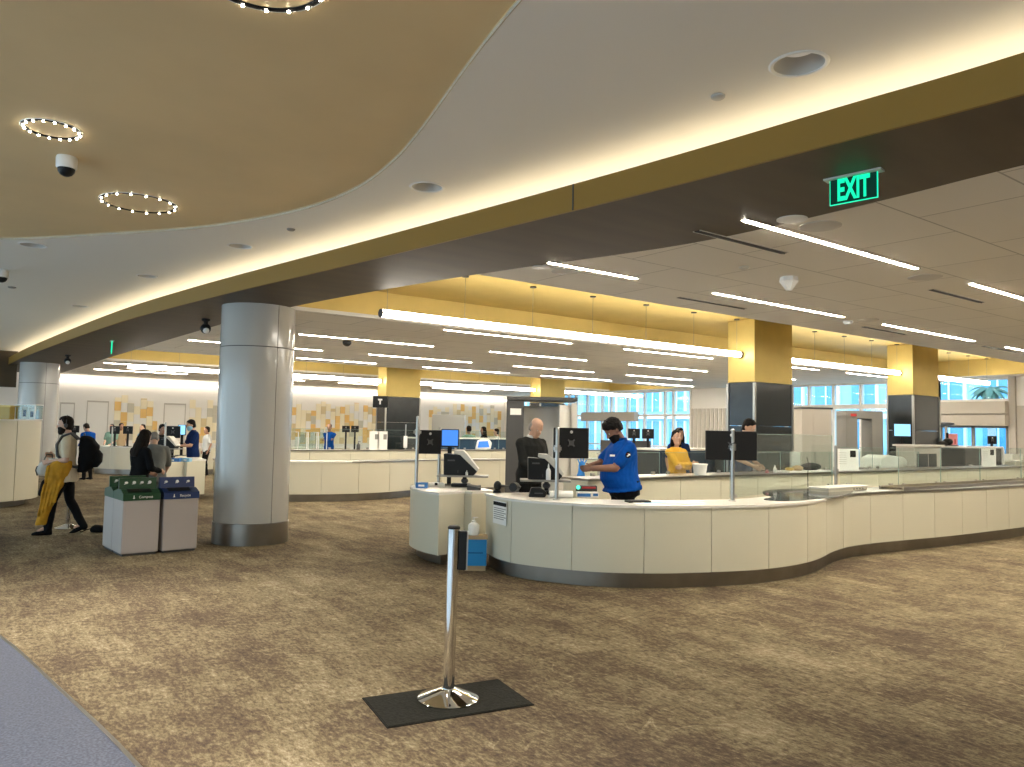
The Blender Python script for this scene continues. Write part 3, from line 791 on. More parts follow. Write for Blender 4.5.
def person(label, loc, face, h=1.75, lh=None, rh=None, lean=0.0, pitch=0.0, yaw=0.0, feet=None, girth=1.0, belly=0.0, skin='skin_mid',
           hair=('short', 'hair_black'), shirt='navy', sleeve='short', pants='black_cloth', shoes='black_cloth', mask=None, beard=None,
           vox=.012, curl=.6, gloves=None, elbow_out=.35, collar=None, jacket=None, untuck=.84, name='person', lpole=None, rpole=None, handdir=None):
    s = h / 1.76
    rz = math.atan2(face[1], face[0]) - PI/2
    root = thing(name, label, 'person', (loc[0], loc[1], loc[2] if len(loc) > 2 else 0), rz)
    PV = Vector((0, 0, .95)); RL = Matrix.Rotation(-lean, 3, 'X')
    T = lambda p: (PV + RL @ (Vector(p) - PV)) * s
    HR = RL @ Matrix.Rotation(yaw, 3, 'Z') @ Matrix.Rotation(-pitch, 3, 'X'); HP = PV + RL @ (Vector((0, -.005, 1.52)) - PV)
    Hd = lambda p: (HP + HR @ (Vector(p) - Vector((0, -.005, 1.52)))) * s
    def rot(v): return RL @ Vector(v) * s
    def rotH(v): return HR @ Vector(v) * s
    TOR = [(.84,0,.158,.112),(.95,0,.168,.120),(1.05,.012,.152,.112),(1.15,.018,.150,.114),(1.28,.010,.166,.120),(1.37,0,.172,.108),(1.42,-.012,.140,.088),(1.455,-.015,.098,.070),(1.475,-.015,.070,.058)]
    def torso(mb, z0, z1, ex, n=24):
        secs = []
        for z, y, a, b in TOR:
            if z < z0 - .001 or z > z1 + .001: continue
            g = girth; bl = belly * math.exp(-((z - 1.08) / .13) ** 2)
            secs.append((T((0, y + bl * .8, z)), rot((a*g + ex + bl*.25, 0, 0)), rot((0, b*g + ex + bl, 0))))
        mb.loft(secs, n)
    SHO = {}; ELB = {}; WRI = {}
    for sd, tgt, pl in ((-1, lh, lpole), (1, rh, rpole)):
        sh = T((sd*.180*(girth*.55+.45), -.012, 1.392))
        t = Vector(tgt) * s if tgt is not None else T((sd*(.235 + .1*(girth-1)), .05, .88))
        pole = Vector(pl) if pl else Vector((sd*elbow_out, -.6, -.7))
        e, w = ik(sh, t, .285*s, .255*s, pole); SHO[sd], ELB[sd], WRI[sd] = sh, e, w
    fts = feet or ((-.10, .02, 0.0, 0.0), (.10, -.02, 0.0, 0.0))     # x, y, lift, heel lift
    HIP, KNE, ANK = {}, {}, {}
    for sd, f in zip((-1, 1), fts):
        hp = Vector((sd*.088, 0, .93)) * s; an = Vector((f[0], f[1], .085 + f[2])) * s
        k, an = ik(hp, an, .43*s, .425*s, (sd*.05, 1, 0)); HIP[sd], KNE[sd], ANK[sd] = hp, k, an
    # ---- body, one skin
    B = MB(); torso(B, .84, 1.475, -.006)
    B.capsule(T((0, -.02, 1.44)), Hd((0, .008, 1.575)), .056*s, .053*s)
    HS = [(-.128,.050,.022,.020),(-.118,.046,.040,.040),(-.095,.036,.052,.060),(-.06,.022,.061,.076),(-.02,.010,.068,.090),(.02,.002,.073,.097),(.06,-.002,.075,.098),(.095,-.006,.068,.088),(.118,-.008,.050,.064),(.13,-.008,.024,.030)]
    HC = Vector((0, .022, 1.632))
    B.loft([(Hd(HC + Vector((0, y, z))), rotH((a, 0, 0)), rotH((0, b, 0))) for z, y, a, b in HS], 24)
    B.capsule(Hd(HC + Vector((0, .093, .015))), Hd(HC + Vector((0, .112, -.028))), .008*s, .0145*s)           # nose
    for sd in (-1, 1):
        B.ell(Hd(HC + Vector((sd*.076, -.008, -.008))), (.011*s, .019*s, .031*s), 10, 8, HR)                    # ears
        B.capsule(Hd(HC + Vector((sd*.018, .090, .028))), Hd(HC + Vector((sd*.050, .078, .026))), .010*s, .008*s)  # brow
    B.capsule(Hd(HC + Vector((0, .078, -.098))), Hd(HC + Vector((0, .060, -.112))), .022*s, .024*s)          # chin
    fing = []
    for sd in (-1, 1):
        sh, e, w = SHO[sd], ELB[sd], WRI[sd]; g = girth*.5+.5
        B.capsule(sh, e, .050*s*g, .040*s*g); B.capsule(e, w, .041*s*g, .027*s*g)
        d = (w - e).normalized()
        if handdir and handdir.get(sd): d = (d + Vector(handdir[sd])*.8).normalized()
        side = Vector((0,0,1)) if abs(d.z) < .8 else Vector((0, 1, 0))     # thumb side: up for a raised forearm, forward for a hanging arm
        side = (side - d*side.dot(d)).normalized(); pn = d.cross(side).normalized() * (1 if sd > 0 else -1)
        if pn.x * sd > 0: pn = -pn                                           # palm turns to the body
        P0 = w - d*.004*s; PE = w + d*.092*s
        B.loft([(P0, side*.024*s, pn*.020*s), (w + d*.03*s, side*.034*s, pn*.017*s), (w + d*.07*s, side*.041*s, pn*.015*s), (PE, side*.038*s, pn*.012*s)], 14)
        for k, (o, L) in enumerate(((.030, .070), (.010, .080), (-.011, .075), (-.031, .058))):
            b0 = PE + side*o*s - d*.012*s; c = curl*(.8 + .12*k); L *= s
            p1 = b0 + (d*math.cos(c*.5) + pn*math.sin(c*.5))*L*.48
            p2 = p1 + (d*math.cos(c*1.2) + pn*math.sin(c*1.2))*L*.32
            p3 = p2 + (d*math.cos(c*1.9) + pn*math.sin(c*1.9))*L*.24
            B.tube([b0, p1, p2, p3], [.0095*s, .009*s, .0082*s, .007*s], 8)
        t0 = w + d*.022*s + side*.026*s
        B.tube([t0, t0 + (d*.6 + side*.7 + pn*.3).normalized()*.034*s, t0 + (d*.95 + side*.55 + pn*.5).normalized()*.066*s], [.013*s, .011*s, .008*s], 8)
        B.capsule(HIP[sd], KNE[sd], .075*s*g, .050*s); B.capsule(KNE[sd], ANK[sd], .050*s, .034*s)
        B.capsule(ANK[sd], ANK[sd] + Vector((0, .10*s, -.045*s)), .034*s, .026*s)
    body = skin_obj('body', B, vox*.8*s if vox < .012 else vox*s, skin, root, 3)
    # ---- face
    if vox < .018:
        for sd in (-1, 1):
            e = obj('eye', MB().ell(Hd(HC + Vector((sd*.031, .083, .006))), (.012*s, .009*s, .008*s), 10, 8, HR), 'eye_white', root, True)
            obj('iris', MB().ell(Hd(HC + Vector((sd*.031, .0905, .006))), (.0055*s, .003*s, .0055*s), 10, 6, HR), 'iris', e, True)
        obj('mouth', MB().ell(Hd(HC + Vector((0, .088, -.063))), (.024*s, .010*s, .007*s), 12, 6, HR), 'lips', root, True)
    # ---- hair
    def hs(L): return [(Hd(HC + Vector((0, y, z))), rotH((a, 0, 0)), rotH((0, b, 0))) for z, y, a, b in L]
    if hair:
        Hm = MB(); st = hair[0]
        top = [(-.075,-.050,.066,.050),(-.03,-.036,.079,.072),(.02,-.024,.083,.088),(.055,-.014,.084,.099),(.09,-.008,.077,.096),(.118,-.008,.060,.074),(.138,-.008,.026,.032)]
        if st == 'thick': top = [(-.095,-.052,.068,.052),(-.04,-.042,.088,.076),(.02,-.024,.094,.096),(.06,-.010,.096,.110),(.10,-.006,.088,.106),(.135,-.006,.066,.080),(.155,-.006,.030,.036)]
        if st == 'afro': top = [(-.05,-.060,.058,.040),(-.02,-.052,.080,.062),(.02,-.036,.092,.088),(.055,-.016,.097,.108),(.09,-.006,.093,.110),(.125,-.004,.074,.088),(.148,-.006,.034,.040)]
        if st == 'crop': top = [(-.06,-.048,.064,.050),(0,-.030,.079,.074),(.05,-.016,.081,.092),(.09,-.009,.073,.092),(.116,-.009,.055,.070),(.134,-.009,.024,.030)]
        if st == 'fringe_bald': Hm.loft(hs([(-.07,-.052,.066,.046),(-.02,-.045,.081,.060),(.03,-.045,.080,.062),(.05,-.05,.070,.052)]), 20)
        else: Hm.loft(hs(top), 22)
        if st == 'long':
            Hm.loft(hs([(.05,-.03,.080,.08),(-.03,-.055,.092,.062),(-.14,-.075,.098,.050),(-.26,-.085,.100,.042),(-.36,-.09,.075,.030)]), 20)
            for sd in (-1, 1): Hm.loft([(Hd(HC + Vector((sd*.068, -.005, .06))), rotH((.022,0,0)), rotH((0,.05,0))), (Hd(HC + Vector((sd*.084, .005, -.06))), rotH((.020,0,0)), rotH((0,.048,0))), (Hd(HC + Vector((sd*.092, -.01, -.20))), rotH((.022,0,0)), rotH((0,.045,0)))], 12)
        if st == 'bob':
            Hm.loft(hs([(.05,-.026,.084,.084),(-.03,-.045,.096,.070),(-.11,-.045,.100,.066),(-.17,-.045,.088,.050)]), 20)
        skin_obj('hair', Hm, max(.008, vox*.7), hair[1], root, 2, .010 if st == 'afro' else .007, (45, 45, 45) if st == 'afro' else (40, 40, 9))
    if beard:
        Bd = MB(); Bd.loft(hs([(-.150,.058,.024,.020),(-.135,.056,.046,.040),(-.10,.040,.061,.066),(-.065,.030,.066,.072),(-.045,.034,.063,.076),(-.02,.020,.064,.074)]), 20)
        skin_obj('beard', Bd, .008, beard, root, 2)
    if mask:
        obj('face_mask', MB().loft(hs([(-.128,.060,.030,.030),(-.10,.042,.060,.070),(-.06,.028,.068,.082),(-.025,.018,.070,.094),(-.012,.014,.069,.090)]), 20), mask, root, True)
        for sd in (-1, 1):
            obj('ear_loop', MB().tube([Hd(HC + Vector((sd*.062, .05, -.03))), Hd(HC + Vector((sd*.078, .0, -.02)))], .0025*s, 6), mask, root)
    # ---- clothes
    S = MB(); torso(S, .84 if untuck <= .85 else .95, 1.475, .016)
    if untuck < .84 or belly > .05:
        S.loft([(T((0, belly*.5, untuck)), rot((.175*girth+.02, 0, 0)), rot((0, .125*girth+.02+belly*.7, 0))), (T((0, .01, .95)), rot((.172*girth+.016, 0, 0)), rot((0, .12*girth+.016+belly*.6, 0)))], 24)
    for sd in (-1, 1):
        g = girth*.5+.5; sh, e, w = SHO[sd], ELB[sd], WRI[sd]
        S.capsule(T((sd*.075, -.014, 1.425)), sh + Vector((0, 0, -.008*s)), .056*s*g, .062*s*g)
        if sleeve == 'short': S.capsule(sh, sh.lerp(e, .70), .062*s*g, .062*s*g)
        elif sleeve == 'elbow': S.capsule(sh, sh.lerp(e, .9), .068*s*g, .062*s*g)
        else:
            S.capsule(sh, e, .061*s*g, .054*s*g); S.capsule(e, e.lerp(w, .93), .056*s*g, .040*s*g)
    skin_obj('jacket' if jacket else 'shirt', S, max(.010, vox), shirt, root, 4, .009, (11, 11, 7))
    if collar:
        rr = MB(); rr.loft([(T((0, -.012, 1.46)), rot((.088, 0, 0)), rot((0, .072, 0))), (T((0, -.006, 1.505)), rot((.068, 0, 0)), rot((0, .064, 0)))], 20); obj('collar', rr, collar, root, True)
    Pn = MB(); torso(Pn, .84, .95, .006)
    Pn.loft([(Vector((0, 0, .80))*s, Vector((.13, 0, 0))*s, Vector((0, .095, 0))*s), (Vector((0, 0, .86))*s, Vector((.163*girth, 0, 0))*s, Vector((0, .118*girth, 0))*s), (T((0, 0, .99)), rot((.163*girth+.004, 0, 0)), rot((0, .12*girth+.004, 0)))], 20)
    for sd in (-1, 1):
        g = girth*.5+.5
        Pn.capsule(HIP[sd], KNE[sd], .094*s*g, .068*s*g); Pn.capsule(KNE[sd], ANK[sd] + Vector((0, -.012*s, -.035*s)), .067*s*g, .056*s)
    skin_obj('trousers', Pn, max(.012, vox), pants, root, 3, .008, (9, 9, 7))
    for sd, f in zip((-1, 1), fts):
        a = ANK[sd]; dz = f[2] * s; hl = f[3] if len(f) > 3 else 0
        R = Matrix.Rotation(-hl, 3, 'X'); base = Vector((a.x, a.y, dz))
        L = [(-.075, .034, .040, .045), (-.03, .040, .042, .052), (.05, .038, .045, .046), (.12, .030, .047, .034), (.165, .022, .040, .024), (.19, .018, .022, .016)]
        secs = [(base + R @ (Vector((0, y, z)) * s), Vector((wd*s, 0, 0)), R @ (Vector((0, 0, min(hh, z)*s)))) for y, z, wd, hh in L]
        m = MB(); m.loft(secs, 16); m.capsule(base + R @ Vector((0, -.03*s, .05*s)), a + Vector((0, 0, .02*s)), .044*s, .046*s, 12)
        skin_obj('shoe', m, max(.010, vox), shoes, root, 2)
    if gloves is not None:
        for sd in (-1, 1):
            w = WRI[sd]
    info = dict(root=root, T=T, Hd=Hd, HC=HC, W=WRI, E=ELB, S=SHO, s=s, rot=rot, HR=HR, RL=RL)
    return info

def local_to_world(i, p):
    r = i['root']; return Matrix.Rotation(r.rotation_euler.z, 3, 'Z') @ Vector(p) + Vector(r.location)
LEFT = -rt; TOWARD = -fw; AWAY = fw
def mixd(a, b, t): return (a * (1-t) + b * t).normalized()
def spot(px, dist):
    """floor point at an image column, at a camera depth"""
    q = at(px, 430, dist); return (q.x, q.y, 0)

# ================================================================== COUNTERS
def strip_counter(name, label, path, width, z0, z1, plinth=True, over=.02, step=.86, tops=None, wall_t=.03, back=True, panel_m='counter_panel', plinth_in=.05, end_caps=True):
    """a counter following a plan curve; panels on the outer side (right of the travel direction is outside)"""
    t = thing(name, label, 'counter', (path[0].x, path[0].y, 0)); O = Vector((path[0].x, path[0].y, 0))
    P = [p - O for p in path]
    fine = resample(P, .06)
    inn = offset(fine, width)                          # left of travel = inside
    L = [0.0]
    for a, b in zip(fine, fine[1:]): L.append(L[-1] + (b-a).length)
    n = max(1, round(L[-1] / step)); w = L[-1] / n
    def at_len(s):
        for i in range(len(L)-1):
            if L[i] <= s <= L[i+1]: 
                return fine[i].lerp(fine[i+1], (s - L[i]) / max(L[i+1]-L[i], 1e-9))
        return fine[-1]
    gap = .004
    for k in range(n):
        a, b = k*w + gap, (k+1)*w - gap; pts = [at_len(a)] + [fine[i] for i in range(len(L)) if a + .01 < L[i] < b - .01] + [at_len(b)]
        q = offset(pts, wall_t); m = MB()
        m.rings([[p + UP*z0, p + UP*(z1-.03), r + UP*(z1-.03), r + UP*z0] for p, r in zip(pts, q)])
        obj('panel', m, panel_m, t, True)
    core = offset(fine, wall_t*.7); ci = offset(fine, width - .05); m = MB()
    m.rings([[p + UP*(z0+.005), p + UP*(z1-.035), r + UP*(z1-.035), r + UP*(z0+.005)] for p, r in zip(core, ci)])
    obj('carcass', m, 'counter_panel', t)
    if plinth:
        a, b = offset(fine, plinth_in), offset(fine, width - .1); m = MB()
        m.rings([[p, p + UP*(z0+.01), r + UP*(z0+.01), r] for p, r in zip(a, b)])
        obj('plinth', m, 'brushed_steel', t, True)
    oo = offset(fine, -over); oi = offset(fine, width + .01)
    for s0, s1, mt, nm in (tops or [(0, 1e9, 'counter_white', 'worktop')]):
        idx = [i for i in range(len(L)) if s0 - .07 <= L[i] <= s1]
        m = MB(); m.rings([[oo[i] + UP*(z1-.03), oo[i] + UP*z1, oi[i] + UP*z1, oi[i] + UP*(z1-.03)] for i in idx])
        obj(nm, m, mt, t, True)
    return t
ZC = .90
c1 = spline([(5.52, 8.02), (5.36, 7.45), (5.42, 6.98), (5.78, 6.33), (6.28, 5.92), (6.85, 5.66), (7.5, 5.46), (8.2, 5.42), (8.85, 5.53), (9.6, 5.78), (10.3, 5.92), (11.2, 5.90), (13, 5.72), (16, 5.62), (20, 5.6), (23.5, 5.6)], 10)
CMAIN = strip_counter('service_counter', 'long curved cream inspection counter with steel plinth in the middle of the hall', c1, .62, .165, ZC, step=.80,
   tops=[(0, 5.9, 'counter_white', 'worktop'), (5.9, 99, 'steel', 'steel_worktop')])
# the lower rear counter with glass on it
rc = [Vector((6.95, 7.72, 0)), Vector((15, 7.66, 0)), Vector((23.4, 7.62, 0))]
strip_counter('rear_counter', 'straight cream rear counter behind the officer in royal blue, with steel ledge', rc, .55, .10, 1.06, step=.9, tops=[(0, 99, 'brushed_steel', 'ledge')], over=.03)
# small island
def small_island(dx, dy, label):
    si = spline([(5.30, 9.55), (5.08, 9.15), (4.97, 8.7), (4.98, 8.26)], 8)
    poly = [(p.x + dx, p.y + dy) for p in si] + [(5.42 + dx, 8.36 + dy), (5.44 + dx, 8.22 + dy), (5.86 + dx, 8.32 + dy), (6.0 + dx, 9.5 + dy)]
    t = thing('podium_counter', label, 'counter', (5.4 + dx, 8.8 + dy, 0)); cx, cy = 5.4 + dx, 8.8 + dy
    lp = [(x - cx, y - cy) for x, y in poly]
    curve = [Vector((x, y, 0)) for x, y in lp[:len(si)]]
    q = offset(curve, .03); m = MB(); m.rings([[a + UP*.13, a + UP*.87, b + UP*.87, b + UP*.13] for a, b in zip(curve, q)]); obj('curved_panel', m, 'counter_panel', t, True)
    A = [Vector((x, y, 0)) for x, y in lp[len(si)-1:]]
    for a, b in zip(A, A[1:]):
        d = (b - a).normalized(); nn = Vector((-d.y, d.x, 0))*.03; a2, b2 = a + d*.004, b - d*.004
        obj('panel', MB().hexa([a2 + UP*.13, b2 + UP*.13, b2 + nn + UP*.13, a2 + nn + UP*.13, a2 + UP*.87, b2 + UP*.87, b2 + nn + UP*.87, a2 + nn + UP*.87]), 'counter_panel', t)
    obj('carcass', MB().prism([(x*.95, y*.97) for x, y in lp], .14, .868), 'counter_panel', t)
    obj('plinth', MB().prism([(x*.74, y*.80) for x, y in lp], 0, .14), 'brushed_steel', t)
    obj('worktop', MB().prism([(x*1.02, y*1.015) for x, y in lp], .87, .90), 'counter_white', t)
    return t
small_island(0, 0, 'small cream podium counter with curved side left of the long curved counter')
# islands farther back repeat the plan
c2 = [p + Vector((-.30, 11.0, 0)) for p in c1]
strip_counter('service_counter', 'cream counter farther back seen between the round column and the small podium counter', c2, .62, .165, ZC, tops=[(0, 4.15, 'counter_white', 'worktop'), (4.15, 99, 'steel', 'steel_worktop')])
rc2 = [Vector((6.4, 18.9, 0)), Vector((23.3, 18.8, 0))]
strip_counter('rear_counter', 'second cream rear counter with glass in front of the signed dark pillar', rc2, .55, .10, 1.08, step=1.1, tops=[(0, 99, 'brushed_steel', 'ledge')])
small_island(-1.10, 9.70, 'small cream podium counter where the navy shirted officer stands, left of the round column')
c3 = [p + Vector((-1.3, 21.6, 0)) for p in c1 if p.x < 14]
strip_counter('service_counter', 'far cream counter behind the man in the royal blue shirt, left of the recycling bins', c3, .62, .165, ZC)
# dark clad booth counters beyond
def dark_counter(label, x0, x1, y0, y1, z1, m='navy_panel'):
    t = thing('booth_counter', label, 'counter', ((x0+x1)/2, (y0+y1)/2, 0)); w, d = (x1-x0)/2, (y1-y0)/2
    n = max(2, round((x1-x0)/.9))
    for k in range(n): obj('panel', MB().box((-w + 2*w*k/n + .006, -d, .1), (-w + 2*w*(k+1)/n - .006, -d + .03, z1 - .04)), m, t)
    obj('carcass', MB().box((-w + .01, -d + .02, .02), (w - .01, d, z1 - .04)), 'dark_grey', t)
    obj('worktop', MB().box((-w - .02, -d - .03, z1 - .04), (w + .02, d + .02, z1)), 'counter_white', t)
    return t
dark_counter('dark navy booth counter behind the small podium monitors', 11.2, 14.9, 19.9, 20.6, 1.42)
dark_counter('dark booth counter with white top behind the woman in the yellow cardigan', 12.0, 15.8, 11.1, 11.9, 1.36)
dark_counter('dark booth counter at the foot of the black stone pillar behind the big monitor', 13.5, 15.1, 10.2, 10.9, 1.32)

# tall curved kiosk far left
kc = Vector((.28, 18.9, 0)); kr = 1.36
k = thing('kiosk', 'tall curved cream kiosk carrying a gold box and a glass case', 'kiosk', (kc.x, kc.y, 0))
for i in range(6):
    a0 = math.radians(-150 + i*50 + .35); a1 = math.radians(-150 + (i+1)*50 - .35); rr = []
    for j in range(13):
        a = a0 + (a1-a0)*j/12; d = Vector((math.cos(a), math.sin(a), 0)); rr.append([d*(kr-.03) + UP*.13, d*kr + UP*.13, d*kr + UP*1.69, d*(kr-.03) + UP*1.69])
    m = MB(); m.rings(rr); obj('panel', m, 'counter_panel', k, True)
obj('carcass', MB().lathe([(kr-.02, .14), (kr-.02, 1.68)], n=48), 'seam_dark', k, True)
obj('top', MB().lathe([(kr-.02, 1.68), (kr+.01, 1.685), (kr+.01, 1.71)], n=48), 'counter_white', k, True)
obj('plinth', MB().lathe([(kr-.22, 0), (kr-.22, .15)], n=48), 'brushed_steel', k, True)
gx = at(8, 417, 14.6)
gb = thing('display_box', 'amber gold box standing on top of the tall curved kiosk', 'box', (gx.x, gx.y, 1.71), FACE)
obj('body', MB().box((-.27, -.12, 0), (.11, .12, .235)), 'amber', gb, bevel=.01); obj('lid', MB().box((-.28, -.13, .235), (.12, .13, .262)), 'gold', gb)
gx = at(28.5, 418, 14.75)
gc = thing('display_case', 'small clear display case with papers on top of the tall curved kiosk', 'case', (gx.x, gx.y, 1.71), FACE)
obj('glass', MB().box((-.19, -.12, .01), (.19, -.115, .28)).box((-.19, .115, .01), (.19, .12, .28)).box((-.19, -.12, .01), (-.185, .12, .28)).box((.185, -.12, .01), (.19, .12, .28)), GLASS, gc)
obj('frame', MB().box((-.2, -.13, 0), (.2, .13, .012)).box((-.2, -.13, .275), (.2, .13, .292)).box((.18, -.13, 0), (.2, -.11, .29)).box((-.2, -.13, 0), (-.18, -.11, .29)), 'white_plastic', gc)
obj('card', MB().box((-.14, .0, .012), (-.02, .01, .24)).box((.03, -.03, .012), (.13, -.02, .2)), 'paper', gc)
obj('card_print', MB().box((-.11, -.004, .06), (-.05, .0, .19)).box((.05, -.034, .05), (.11, -.03, .16)), 'navy', gc)

# ================================================================== GLASS SCREENS AND POSTS
def post(px, py, zb, zt, label, clamp=None, r=.022, xy=None):
    p = on(px, py, zb) if xy is None else Vector((*xy, zb)); o = thing('steel_post', label, 'post', (p.x, p.y, zb))
    obj('tube', MB().lathe([(r, 0), (r, zt - zb - .03), (r*.9, zt - zb - .01), (r*.4, zt - zb)], n=18), 'steel', o, True)
    obj('foot', MB().lathe([(r*1.9, 0), (r*1.9, .008), (r*1.1, .014)], n=18), 'steel', o, True)
    if clamp: obj('clamp', MB().lathe([(r*1.6, clamp - zb), (r*1.6, clamp - zb + .08)], n=18).box((-.05, -.02, clamp - zb + .02), (.05, .02, clamp - zb + .06)), 'steel', o, True)
    return p
def setback(px, py): return on(px, py, ZC)
p556 = post(556.5, 500, ZC, 1.74, 'steel post on the long counter holding the near monitor', 1.45)
p732 = post(732.5, 501, ZC, 1.76, 'steel post holding the big monitor above the long counter', 1.50, .025)
p835 = post(836, 487, ZC, 1.55, 'steel post with glass beyond the dark glossy worktop', 1.1, .025)
p417 = post(416, 487, ZC, 1.86, 'tall steel post at the outer edge of the small podium counter', 1.6)
p438 = post(438.5, 485, ZC, 1.72, 'steel post behind the outer one on the small podium counter')
def pane(name, a, b, z0, z1, label, th=.010):
    a, b = Vector((a.x, a.y, 0)), Vector((b.x, b.y, 0)); c = (a + b)/2; L = (b - a).length
    o = thing(name, label, 'glass panel', (c.x, c.y, 0), math.atan2(b.y - a.y, b.x - a.x))
    obj('glass', MB().box((-L/2 + .012, -th/2, z0), (L/2 - .012, th/2, z1)), GLASS, o)
    obj('edge', MB().box((-L/2 + .012, -th/2 - .001, z1), (L/2 - .012, th/2 + .001, z1 + .004)).box((L/2 - .014, -th/2 - .001, z0), (L/2 - .010, th/2 + .001, z1)), 'glass_edge', o)
    obj('clip', MB().box((-L/2 + .12, -.016, z0 - .004), (-L/2 + .18, .016, z0 + .04)).box((L/2 - .18, -.016, z0 - .004), (L/2 - .12, .016, z0 + .04)), 'steel', o)
mat('glass_edge', (0.30, 0.42, 0.38), 0.2)
pane('glass_screen', p732 + Vector((.12, .14, 0)), p835 + Vector((-.1, 0, 0)), ZC + .02, 1.70, 'wide glass screen between the two steel posts on the long counter')
px_ = p835 + Vector((.1, 0, 0))
for i, X in enumerate((12.3, 13.7, 15.2, 17.0, 19.0)):
    q = Vector((X, 6.27, 0)); pane('glass_screen', px_, q, ZC + .02, 1.52, 'low glass screen on the long counter right of the glass post, %s along' % ORD[i]); px_ = q
for i, (x0, x1) in enumerate(((7.1, 8.6), (8.62, 10.1), (10.12, 11.6), (11.62, 13.1), (13.12, 14.6), (14.62, 16.4))):
    pane('glass_screen', Vector((x0, 7.95, 0)), Vector((x1, 7.95, 0)), 1.08, 1.40, 'low glass screen on the steel ledge of the rear counter, %s from its left' % ORD[i])
for i in range(8):
    x0 = 6.6 + i*1.4; pane('glass_screen', Vector((x0, 19.1, 0)), Vector((x0 + 1.38, 19.1, 0)), 1.10, 1.62, 'glass screen on the far rear counter, %s from the round column' % ORD[i])

# ================================================================== MONITORS AND DESK EQUIPMENT
def monitor(p, rz, w, h, label, back=True, screen='black_plastic', arm=0.0, stand=0.0):
    """p = centre of the panel; local -Y looks at the viewer for rz=FACE"""
    o = thing('monitor', label, 'monitor', p, rz); f = 1 if back else -1
    obj('housing', MB().box((-w/2, -.02, -h/2), (w/2, .02, h/2)), 'black_plastic', o, bevel=.006)
    obj('screen', MB().box((-w/2 + .012, .0205*f - .001, -h/2 + .018), (w/2 - .012, .0205*f + .001, h/2 - .012)), screen, o)
    if back:
        m = MB()
        for a in (PI/4, -PI/4):
            c, s_ = math.cos(a), math.sin(a); m.hexa([Vector((x*c - z*s_, y, x*s_ + z*c)) for x, y, z in ((-.055,-.032,-.008),(.055,-.032,-.008),(.055,-.02,-.008),(-.055,-.02,-.008),(-.055,-.032,.008),(.055,-.032,.008),(.055,-.02,.008),(-.055,-.02,.008))])
        m.box((-.028, -.04, -.028), (.028, -.018, .028)); obj('mount_bracket', m, 'dark_grey', o)
        obj('badge', MB().ell((0, -.021, h/2 - .05), (.018, .003, .018), 14, 6), 'light_grey', o, True)
    if stand:
        obj('stand', MB().box((-.03, .0, -h/2 - stand), (.03, .03, -h/2 + .05)).box((-.11, -.08, -h/2 - stand), (.11, .10, -h/2 - stand + .015)), 'black_plastic', o)
    if arm: obj('arm', MB().tube([(0, -.03, 0), (arm*.5, -.07, -.02), (arm, -.045, 0)], .016, 10), 'dark_grey', o, True)
    return o
q = at(571, 443, 9.12); monitor(q, FACE + .12, .422, .36, 'black monitor backing onto the near steel post beside the officer in royal blue')
q = at(731, 445.5, 9.22); monitor(q, FACE - .05, .605, .348, 'wide black monitor seen from behind on the post right of the officer in royal blue')
q = at(430, 442, 10.7); monitor(q, FACE + .25, .31, .33, 'black monitor seen from behind between the two posts of the small podium counter')
q = at(450, 438, 10.9); monitor(q, FACE + .1, .25, .25, 'monitor with lit blue screen behind the small podium counter', back=False, screen='screen_blue', stand=q.z - .125 - .901)
def scanner(p, rz, label, sc=1.0):
    """document reader: black wedge with a grey sloping lid, on a tray"""
    o = thing('document_scanner', label, 'scanner', p, rz)
    a = lambda L: [(x*sc, z*sc) for x, z in L]
    obj('body', MB().xprism(a([(-.24, 0), (.17, 0), (.215, .055), (-.02, .275), (-.245, .29)]), -.13, .13), 'black_plastic', o, bevel=.008)
    obj('lid', MB().xprism(a([(.215, .055), (.235, .085), (.06, .30), (.02, .335), (-.10, .34), (-.105, .293), (-.02, .277)]), -.135, .135), 'light_grey', o, bevel=.006)
    obj('side_plate', MB().box((-.05*sc, -.132, .03), (-.044*sc, -.128, .07)).box((-.19*sc, -.133, .19), (-.09*sc, -.130, .21)), 'dark_grey', o)
    return o
def tray(p, rz, w, label, drop):
    o = thing('equipment_tray', label, 'tray', p, rz)
    obj('shelf', MB().box((-w/2, -.17, -.025), (w/2, .17, -.002)), 'mid_grey', o, bevel=.004)
    obj('column', MB().lathe([(.028, -drop + .02), (.028, -.025)], (.02, 0, 0), 16), 'black_plastic', o, True)
    obj('base', MB().box((-.16, -.07, -drop + .002), (.10, .07, -drop + .05)), 'black_plastic', o, bevel=.01)
    obj('joint', MB().ell((.02, 0, -.08), (.05, .05, .04), 14, 8), 'dark_grey', o, True)
q = on(461, 487.5, ZC); q.z = 1.06
sp = q + rt*.02 + fw*.12; sp.z = ZC + .165
tray(sp, FACE, .70, 'grey equipment tray on a black arm above the small podium counter', .165)
scanner(sp + rt*(-.02), FACE, 'black wedge document scanner with grey lid above the small podium counter')
sp2 = on(545, 495, ZC) + fw*.08; sp2.z = ZC + .19
tray(sp2, FACE, .62, 'grey equipment tray above the left end of the long curved counter', .19)
scanner(sp2 + rt*(.01), FACE, 'black wedge document scanner with grey lid at the left end of the long counter', .93)
